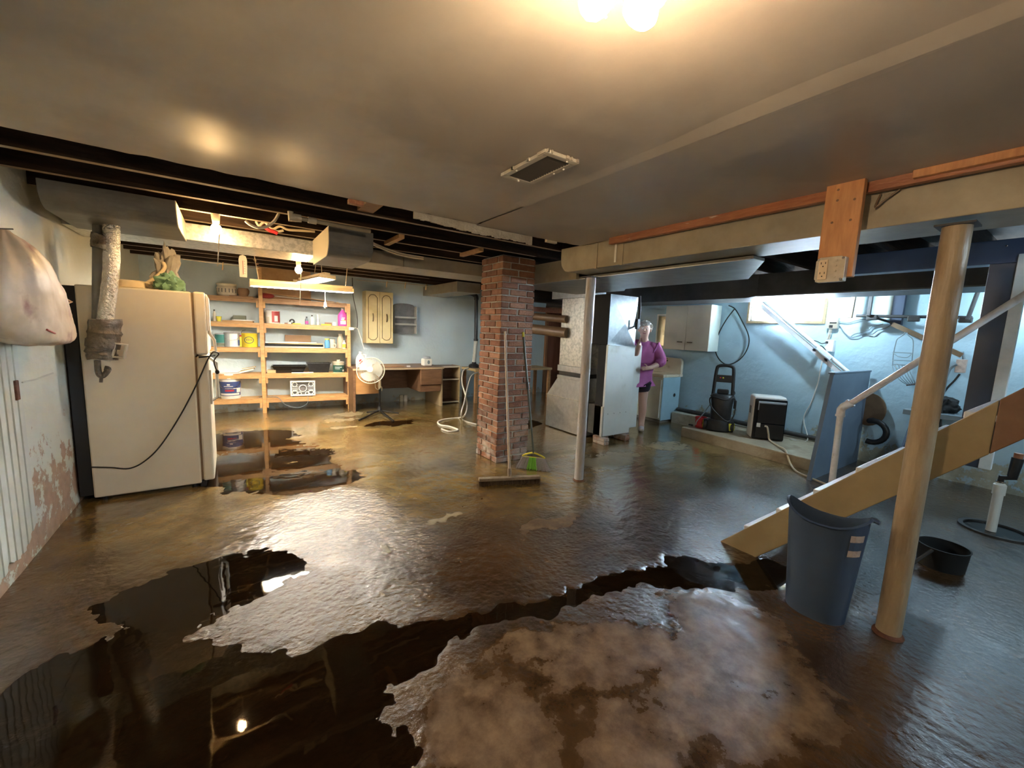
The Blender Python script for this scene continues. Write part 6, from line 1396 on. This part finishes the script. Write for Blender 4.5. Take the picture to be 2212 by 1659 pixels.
# white cord from the wall outlet down behind the dehumidifier
wp = [ax(x, y, 6.46) for x, y in ((1776, 780), (1772, 800), (1766, 830), (1752, 870), (1736, 905))]+[A((6.36, 2.15, .15)), A((6.2, 2.3, .15))]
tag(obj('trailing_cable', MB().tube(spline(wp), .007, 8), 'hose_white', smooth=True), 'white cord hanging from the wall box behind the dehumidifier', 'cord')

# ================================================================ RIGHT WALL UTILITIES
lb_ = ax(1798, 641, 5.93); lb_.z = max(lb_.z, 1.98)
t = thing('laundry_bulb', lb_, 'glaring cool white bulb under the duct beside the window', 'lamp')
obj('bulb', MB().ball(lb_, .036, 14), 'bulb_cool', t, smooth=True); obj('socket', MB().lathe([(.026, .03), (.03, .07), (.05, .09), (.05, 2.247-lb_.z)], lb_, 14), 'white_plastic', t, smooth=True)
obj('pull_chain', MB().tube([lb_+A((-.03, .06, .03)), lb_+A((-.03, .07, -.10))], .003, 6), 'chain', t)
XW = 6.478
def wb(px0, py0, px1, py1, dep, mt_, nm, par=None, bv=.004):
    p, q = ax(px0, py0, XW-dep), ax(px1, py1, XW-dep); return obj(nm, box((XW-dep, min(p.y, q.y), min(p.z, q.z)), (XW+.004, max(p.y, q.y), max(p.z, q.z))), mt_, par, bevel=bv)
c = ax(1799, 700, XW); t = thing('junction_box', c, 'steel junction box with conduit on the blue wall below the bulb', 'outlet')
wb(1790, 686, 1808, 710, .06, 'steel_box', 'box', t); wb(1791, 702, 1798, 708, .066, 'black_plastic', 'switch', t); wb(1792, 696, 1807, 699, .063, 'black_matte', 'slot', t)
obj('conduit', MB().tube([ax(1802, 648, XW-.02), ax(1799, 684, XW-.02)], .010, 8), 'fixture_metal', t, smooth=True); obj('conduit', MB().tube([ax(1795, 711, XW-.02), ax(1789, 733, XW-.02)], .018, 8), 'steel_box', t, smooth=True)
obj('clamp', MB().tube([ax(1793, 719, XW-.02), ax(1792, 723, XW-.02)], .024, 8), 'fixture_metal', t)
c = ax(1788, 752, XW); t = thing('socket_box', c, 'white socket box with black plugs on the sloping white board', 'outlet')
wb(1783, 734, 1798, 760, .07, 'white_plastic', 'box', t); wb(1783, 737, 1788, 742, .085, 'black_plastic', 'plug', t)
obj('plug_lead', MB().tube(spline([ax(x, y, XW-.10) for x, y in ((1785, 740), (1775, 742), (1766, 738), (1758, 736), (1756, 742), (1766, 746), (1776, 748), (1784, 757))]), .006, 6), 'cord_black', t, smooth=True)
for k, pp in enumerate(([(1808, 694), (1820, 696), (1834, 697), (1848, 693), (1862, 690), (1880, 689)], [(1808, 703), (1815, 705), (1823, 717), (1837, 728), (1855, 726), (1866, 720), (1884, 722), (1896, 714), (1912, 709), (1924, 702)], [(1838, 727), (1848, 721), (1866, 718), (1878, 712), (1884, 706), (1908, 700)])):
    tag(obj('wire', MB().tube(spline([ax(x, y, XW-.012) for x, y in pp]), .006, 6), 'wire_grey', smooth=True), ('nearly straight grey wire from the steel box to the black pipe', 'sagging grey wire below the straight one on the blue wall', 'short grey wire branching up from the sagging one')[k], 'wire')
# sloping white rail and board
q0, q1 = ax(1646, 648, 6.30), ax(1842, 812, 6.30)
t = thing('sloping_rail', q1, 'white sloping rail and board across the blue wall under the window', 'rail')
obj('rail', MB().tube([q0, q1], .024, 12), 'strip_white', t, smooth=True)
d = (q1-q0).normalized(); off = A((0, 0, -.085)); obj('board', MB().bar(q0+off, q1+off-d*.02, .03, .085, up=(1, 0, 0)) if False else MB().prism([q0+A((-.0, 0, -.05)), q1+A((0, 0, -.05)), q1+A((0, 0, -.125)), q0+A((0, 0, -.125))], (.028, 0, 0)), 'tread_white', t, bevel=.003)
for f_ in (.62, .74): p = q0.lerp(q1, f_); obj('bracket', box((6.30, p.y-.02, p.z-.10), (6.475, p.y+.02, p.z-.06)), 'strip_white', t)
ps = q0.lerp(q1, .66); ps2 = q0.lerp(q1, .80); obj('power_strip', MB().bar(ps+A((-.035, 0, .0)), ps2+A((-.035, 0, 0)), .03, .045), 'strip_white', t, bevel=.004)
# black gas pipes and hangers
t = thing('gas_pipe', ax(1970, 684, 6.3), 'black horizontal gas pipe with valves hung near the blue wall', 'pipe')
XP = 6.30
obj('pipe', MB().tube([ax(1850, 682, XP), ax(1890, 683, XP), ax(2100, 686, XP)], .017, 10), 'iron', t, smooth=True)
for px, py in ((1884, 685), (1974, 688), (2086, 690)): p = ax(px, py, XP); obj('valve', MB().box((XP-.03, p.y-.05, p.z-.035), (XP+.03, p.y+.05, p.z+.025)), 'iron', t, bevel=.01)
obj('branch', MB().tube([ax(1893, 687, XP), ax(1926, 697, XP+.1)], .014, 8), 'iron', t)
for k, (x0, y0, x1, y1, w) in enumerate(((1847, 634, 1836, 687, .042), (1883, 634, 1876, 682, .034))):
    tag(obj('pipe_hanger', MB().bar(A((XP-.05, ax(x0, y0, XP-.05).y, 2.24)), ax(x1, y1, XP-.05), w, w), 'pipe_brown' if not k else 'iron', bevel=.003), ('left brown hanger strut beside the gas pipe', 'right black hanger strut holding the gas pipe')[k], 'strut')
p = ax(2090, 690, 6.25); tag(obj('riser_pipe', MB().tube([A((6.25, p.y-.06, 2.2)), A((6.25, p.y, p.z))], .018, 8), 'iron', smooth=True), 'black riser pipe seen right of the tan post', 'pipe')
t = thing('wall_batten', ax(1934, 700, XW), 'dark upright batten and pale strip on the blue wall above the wire rack', 'board')
p = ax(1934, 702, XW-.06); obj('dark_batten', box((XW-.07, p.y-.05, p.z), (XW, p.y+.05, 2.24)), 'navy_paint', t); p2 = ax(1918, 690, XW); obj('pale_strip', box((XW-.03, p2.y-.04, p2.z), (XW, p2.y+.03, 2.24)), 'wallcab_side', t)
tag(obj('diagonal_brace', MB().bar(ax(1928, 700, 6.40), ax(2078, 768, 6.40), .035, .05), 'pipe_brown'), 'brown diagonal batten behind the tan post on the blue wall', 'board')
# wire rack
XK = 6.36
t = thing('wire_rack', ax(1955, 820, XK), 'rusty hanging wire shower rack on the blue wall left of the tan post', 'rack')
def wire(pp, r_=.005, mt_='wire_grey', nm='wire'): obj(nm, MB().tube(spline([ax(x, y, xx) for x, y, xx in pp]), r_, 6), mt_, t, smooth=True)
wire([(1956, 716, XK+.04), (1953, 722, XK), (1939, 732, XK), (1935, 742, XK), (1930, 765, XK), (1928, 790, XK)]); wire([(1958, 716, XK+.04), (1962, 724, XK), (1971, 732, XK), (1973, 745, XK), (1971, 770, XK), (1969, 792, XK)])
for py in (761, 778, 787): wire([(1929, py, XK), (1950, py+1, XK), (1970, py+2, XK)], .0045); wire([(1929, py, XK), (1940, py+9, XK-.13), (1960, py+11, XK-.13), (1970, py+2, XK)], .004)
for k in range(6): wire([(1927+7*k, 788, XK), (1932+7*k, 806, XK-.06), (1945+6*k, 822, XK-.10), (1962+3*k, 832, XK-.05)], .0035)
wire([(1958, 832, XK), (1975, 830, XK), (1984, 826, XK)], .009, 'rust', 'bottom_bar')
# grey box, flex and pipes right of the post
t = thing('wall_fitting', ax(2073, 790, 6.42), 'pinkish grey wall box with dark flexes right of the tan post', 'outlet')
p, q = ax(2066, 776, 6.40), ax(2083, 806, 6.40); obj('box', box((6.40, q.y, q.z), (6.477, p.y, p.z)), 'label_tan', t, bevel=.004)
obj('flex', MB().tube(spline([ax(x, y, 6.40) for x, y in ((2066, 786), (2052, 794), (2042, 815), (2038, 838), (2036, 850))]), .02, 8), 'wire_grey', t, smooth=True)
obj('flex', MB().tube(spline([ax(x, y, 6.42) for x, y in ((2073, 808), (2062, 822), (2048, 836), (2038, 850))]), .009, 8), 'cord_black', t, smooth=True)
obj('conduit', MB().tube([ax(2044, 762, 6.44), ax(2080, 762, 6.44), ax(2082, 776, 6.44)], .014, 8), 'wire_grey', t)
t = rumpled('dark_sack', (6.25, .98, .78), (.12, .16, .10), 'black_matte', 'dark bundle on the ledge right of the tan post', 'bag', 2.2)
tag(obj('ledge', box((6.05, .55, .72), (6.48, 1.2, .775)), 'wire_grey', bevel=.005), 'narrow dark ledge on the wall behind the tan post', 'shelf')
tag(obj('water_pipe', MB().tube(spline([ax(2050, 862, 6.1), ax(2036, 880, 6.1), ax(2032, 905, 6.1), ax(2032, 940, 6.1)]), .010, 8), 'cord_black', smooth=True), 'thin dark pipe bending down beside the tan post', 'pipe')
# round dark things behind the low partition
c = ax(1876, 885, 6.40); tag(obj('brown_plate', MB().lathe([(.16, 0), (.16, .02)], A((6.44, c.y, c.z)), 26, sy=1.25, axis=A((-1, 0, 0))), 'pipe_brown'), 'brown round plate on the wall behind the low partition', 'plate')
c = ax(1884, 932, 6.30); tag(obj('black_elbow', MB().tube(arc(A((6.30, c.y, c.z)), .13, -1.9, 1.9, 14, A((0, -1, 0)), A((0, 0, 1))), .032, 12).tube([A((6.30, c.y+.04, c.z+.122)), A((6.495, c.y+.04, c.z+.122))], .03, 12), 'black_plastic', smooth=True), 'curved black pipe elbow behind the low partition', 'pipe')
tag(obj('folded_sheet', MB().prism([(6.05, 1.2, 0), (6.45, 1.1, 0), (6.46, 1.18, .62)], (0, .02, 0)), 'navy_paint'), 'dark pointed sheet leaning on the wall right of the low partition', 'sheet')
# under the stairs: sump and pail
sc_ = A((5.04, .34, 0)); t = thing('sump_pit', sc_, 'dark round sump pit in the floor under the stairs', 'pit')
obj('rim', MB().lathe([(.21, .001), (.21, .018), (.18, .018), (.18, .004)], sc_, 28), 'iron', t, smooth=True); obj('dark_water', MB().lathe([(.182, .003), (.182, .0045)], sc_, 28), 'black_gloss', t)
pb0 = A((5.0, .36, .006)); pt_ = ay(2168, 1044, .36)
t = thing('sump_pipe', pb0, 'white plastic sump pipe standing in the pit with a black check valve', 'pipe')
tp_ = A((5.02, .36, .40))
obj('pipe', MB().tube([pb0, tp_], .030, 16), 'hose_white', t, smooth=True); obj('coupling', MB().tube([tp_-A((0, 0, .09)), tp_-A((0, 0, .01)), tp_+A((0, 0, .005))], [.037, .037, .022], 16), 'hose_white', t, smooth=True)
obj('check_valve', MB().tube([tp_+A((0, 0, .006)), tp_+A((0, 0, .05)), tp_+A((.02, -.05, .06)), tp_+A((.03, -.06, .22))], [.02, .022, .03, .034], 12), 'black_plastic', t, smooth=True)
obj('copper_cap', MB().tube([tp_+A((.03, -.06, .22)), tp_+A((.03, -.06, .26))], .026, 12), 'red_trim', t, smooth=True); obj('clamp', MB().tube([tp_+A((0, 0, .01)), tp_+A((0, 0, .02))], .027, 12), 'chrome', t)
bc = A((3.86, .46, 0)); t = thing('black_pail', bc, 'squat black rubber pail on the wet floor under the stairs', 'pail')
obj('body', MB().lathe([(.10, 0), (.115, .01), (.125, .14), (.13, .15), (.122, .152), (.11, .02)], bc, 24), 'black_matte', t, smooth=True); obj('handle', MB().tube(spline([bc+A((-.12, .03, .14)), bc+A((-.19, .10, .03)), bc+A((-.24, .12, .012))]), .01, 8), 'iron', t)

# ================================================================ THE PERSON BEHIND THE FURNACE
def skinned(name, V, Ed, root, mt_, parent, sub=2):
    ks = list(V); ix = {k: i for i, k in enumerate(ks)}; org = base_of(parent)
    me = bpy.data.meshes.new(name); me.from_pydata([A(V[k][0])-org for k in ks], [(ix[a], ix[b]) for a, b in Ed], []); me.materials.append(MATS[mt_])
    o = bpy.data.objects.new(name, me); COL.objects.link(o); o.parent = parent
    o.modifiers.new('skin', 'SKIN'); lay = me.skin_vertices[0].data if me.skin_vertices else None
    if lay is None:
        bm = bmesh.new(); bm.from_mesh(me); bm.verts.layers.skin.verify(); bm.to_mesh(me); bm.free(); lay = me.skin_vertices[0].data
    for k, i in ix.items():
        r_ = V[k][1]; lay[i].radius = r_ if isinstance(r_, tuple) else (r_, r_); lay[i].use_root = (k == root)
    s_ = o.modifiers.new('sub', 'SUBSURF'); s_.levels = s_.render_levels = sub
    o.modifiers['skin'].use_smooth_shade = True; return o
pF = A((-.80, -.60, 0)); pR = A((-.60, .80, 0)); U = A((0, 0, 1))
base = A((5.13, 4.03, 0))
def B(f_, r_, z_): return base+pF*f_+pR*r_+A((0, 0, z_))
hc = ay(1393, 713, 3.93); hc.z = min(hc.z, 1.57)
def off(p, f_, r_, z_): return p+pF*f_+pR*r_+A((0, 0, z_))
hand = A((4.57, 3.62, 1.365))
V = {'pel': (B(0, 0, .88), (.15, .105)), 'wst': (B(.02, -.01, 1.04), (.125, .09)), 'chs': (B(.04, -.03, 1.22), (.145, .10)), 'nkb': (B(.055, -.06, 1.37), (.07, .06)), 'nck': (hc-U*.115+pF*-.02, .05), 'hd0': (hc-U*.045, (.070, .078)), 'hd1': (hc+U*.04, (.074, .088)), 'hd2': (hc+U*.095, (.045, .055)),
     'shR': (B(.05, .115, 1.31), .065), 'elR': (A((4.80, 3.84, 1.20)), .050), 'wrR': (hand+A((.075, .055, -.035)), .034), 'plR': (hand+A((.03, .02, -.01)), (.033, .017)),
     'shL': (B(.05, -.215, 1.30), .055), 'elL': (B(.06, -.33, 1.08), .052), 'wrL': (B(.22, -.16, 1.0), .034), 'plL': (B(.27, -.11, .99), (.035, .018)),
     'hpR': (B(0, .085, .83), .10), 'knR': (B(.03, .10, .47), .068), 'caR': (B(.005, .105, .33), .066), 'anR': (B(.0, .11, .085), .042), 'hlR': (B(-.03, .115, .04), .032), 'toR': (B(.12, .12, .03), (.036, .024)),
     'hpL': (B(0, -.085, .83), .10), 'knL': (B(.01, -.095, .47), .068), 'caL': (B(-.02, -.10, .33), .066), 'anL': (B(-.03, -.10, .085), .042), 'hlL': (B(-.06, -.105, .04), .032), 'toL': (B(.10, -.11, .03), (.036, .024))}
Ed = [('pel', 'wst'), ('wst', 'chs'), ('chs', 'nkb'), ('nkb', 'nck'), ('nck', 'hd0'), ('hd0', 'hd1'), ('hd1', 'hd2'), ('chs', 'shR'), ('shR', 'elR'), ('elR', 'wrR'), ('wrR', 'plR'), ('chs', 'shL'), ('shL', 'elL'), ('elL', 'wrL'), ('wrL', 'plL'),
      ('pel', 'hpR'), ('hpR', 'knR'), ('knR', 'caR'), ('caR', 'anR'), ('anR', 'hlR'), ('anR', 'toR'), ('pel', 'hpL'), ('hpL', 'knL'), ('knL', 'caL'), ('caL', 'anL'), ('anL', 'hlL'), ('anL', 'toL')]
def fingers(sfx, palm, d, s, n_):
    d, s, n_ = d.normalized(), s.normalized(), n_.normalized()
    for i, (o_, L_) in enumerate(((-.024, .062), (-.008, .072), (.008, .068), (.023, .054))):
        a_, b_, c_ = 'f%d%sa' % (i, sfx), 'f%d%sb' % (i, sfx), 'f%d%sc' % (i, sfx)
        p = palm+d*.032+s*o_; V[a_] = (p, .0095); V[b_] = (p+d*L_*.55+n_*.008, .0085); V[c_] = (p+d*L_*.9+n_*.028, .0075)
        Ed.extend([('pl'+sfx, a_), (a_, b_), (b_, c_)])
    V['t'+sfx+'a'] = (palm-d*.01-s*.034, .011); V['t'+sfx+'b'] = (palm+d*.022-s*.058+n_*.012, .0095); V['t'+sfx+'c'] = (palm+d*.045-s*.066+n_*.022, .0085)
    Ed.extend([('pl'+sfx, 't'+sfx+'a'), ('t'+sfx+'a', 't'+sfx+'b'), ('t'+sfx+'b', 't'+sfx+'c')])
dR = (hand-V['wrR'][0]); fingers('R', V['plR'][0], dR, A((0, 0, -1)), A((-.3, -.8, .2)))
fingers('L', V['plL'][0], pF*.5+pR*.6, A((0, 0, -1)), -pF)
t = thing('person', base, 'white haired person in a magenta top and dark shorts half hidden behind the furnace', 'person')
skinned('body', V, Ed, 'pel', 'skin', t)
TV = {'hem': (B(0, 0, .75), (.195, .16)), 'pel': (B(0, 0, .90), (.215, .17)), 'wst': (B(.02, -.01, 1.05), (.195, .15)), 'chs': (B(.04, -.03, 1.22), (.195, .15)), 'nkb': (B(.052, -.055, 1.35), (.10, .09)), 'shR': (B(.05, .125, 1.305), .092), 'slR': (V['shR'][0].lerp(V['elR'][0], .95), .082), 'shL': (B(.05, -.225, 1.295), .092), 'slL': (V['shL'][0].lerp(V['elL'][0], 1.0), .092), 's2L': (V['elL'][0].lerp(V['wrL'][0], .55), .070)}
skinned('top', TV, [('hem', 'pel'), ('pel', 'wst'), ('wst', 'chs'), ('chs', 'nkb'), ('chs', 'shR'), ('shR', 'slR'), ('chs', 'shL'), ('shL', 'slL'), ('slL', 's2L')], 'pel', 'magenta', t)
HV = {'pel': (B(0, 0, .82), (.165, .12)), 'hR': (B(0, .085, .72), .125), 'kR': (B(.025, .098, .58), .11), 'hL': (B(0, -.085, .72), .125), 'kL': (B(.01, -.095, .58), .11)}
skinned('shorts', HV, [('pel', 'hR'), ('hR', 'kR'), ('pel', 'hL'), ('hL', 'kL')], 'pel', 'shorts', t)
for s, k in ((1, 'R'), (-1, 'L')):
    sv = {'an': (V['an'+k][0]-U*.02, .042), 'hl': (V['hl'+k][0]+U*.004, .042), 'to': (V['to'+k][0]+U*.006+pF*.015, (.045, .032)), 'md': (V['an'+k][0].lerp(V['to'+k][0], .5), .044)}
    skinned('shoe', sv, [('an', 'hl'), ('an', 'md'), ('md', 'to')], 'an', 'shoe', t)
hm = MB(); rndh = random.Random(3)
bmh = bmesh.new(); bmesh.ops.create_icosphere(bmh, subdivisions=4, radius=1)
for v in bmh.verts:
    d = v.co.normalized(); lf_ = d.dot(pF); k = 1+.10*noise.noise(d*6)+.06*noise.noise(d*15)
    rr_ = .108 if not (lf_ > .12 and d.z < .48) else .045
    if d.z < -.35: rr_ = .06
    v.co = hc+U*.028+A((d.x*rr_*k, d.y*rr_*k, d.z*rr_*1.06*k))
hm.add([v.co.copy() for v in bmh.verts], [[v.index for v in f.verts] for f in bmh.faces]); bmh.free(); obj('hair', hm, 'hair', t, smooth=True)
hf = hc+U*.0
for s in (-1, 1):
    e = obj('eye', MB().ball(off(hf, .079, s*.031, .012), (.012, .012, .008), 10), 'eye_white', t, smooth=True); obj('pupil', MB().ball(off(hf, .089, s*.031, .012), .0055, 8), 'eye_dark', e)
    obj('eyebrow', MB().bar(off(hf, .086, s*.016, .034), off(hf, .080, s*.046, .034), .006, .006), 'hair', t)
    obj('ear', MB().ball(off(hf, -.005, s*.083, -.005), (.012, .012, .028), 10), 'skin', t, smooth=True)
obj('nose', MB().tube([off(hf, .080, 0, .018), off(hf, .098, 0, -.012), off(hf, .088, 0, -.022)], [.007, .012, .009], 8), 'skin', t, smooth=True)
obj('mouth', MB().bar(off(hf, .083, -.022, -.048), off(hf, .083, .022, -.048), .008, .011), 'lip', t, bevel=.003)
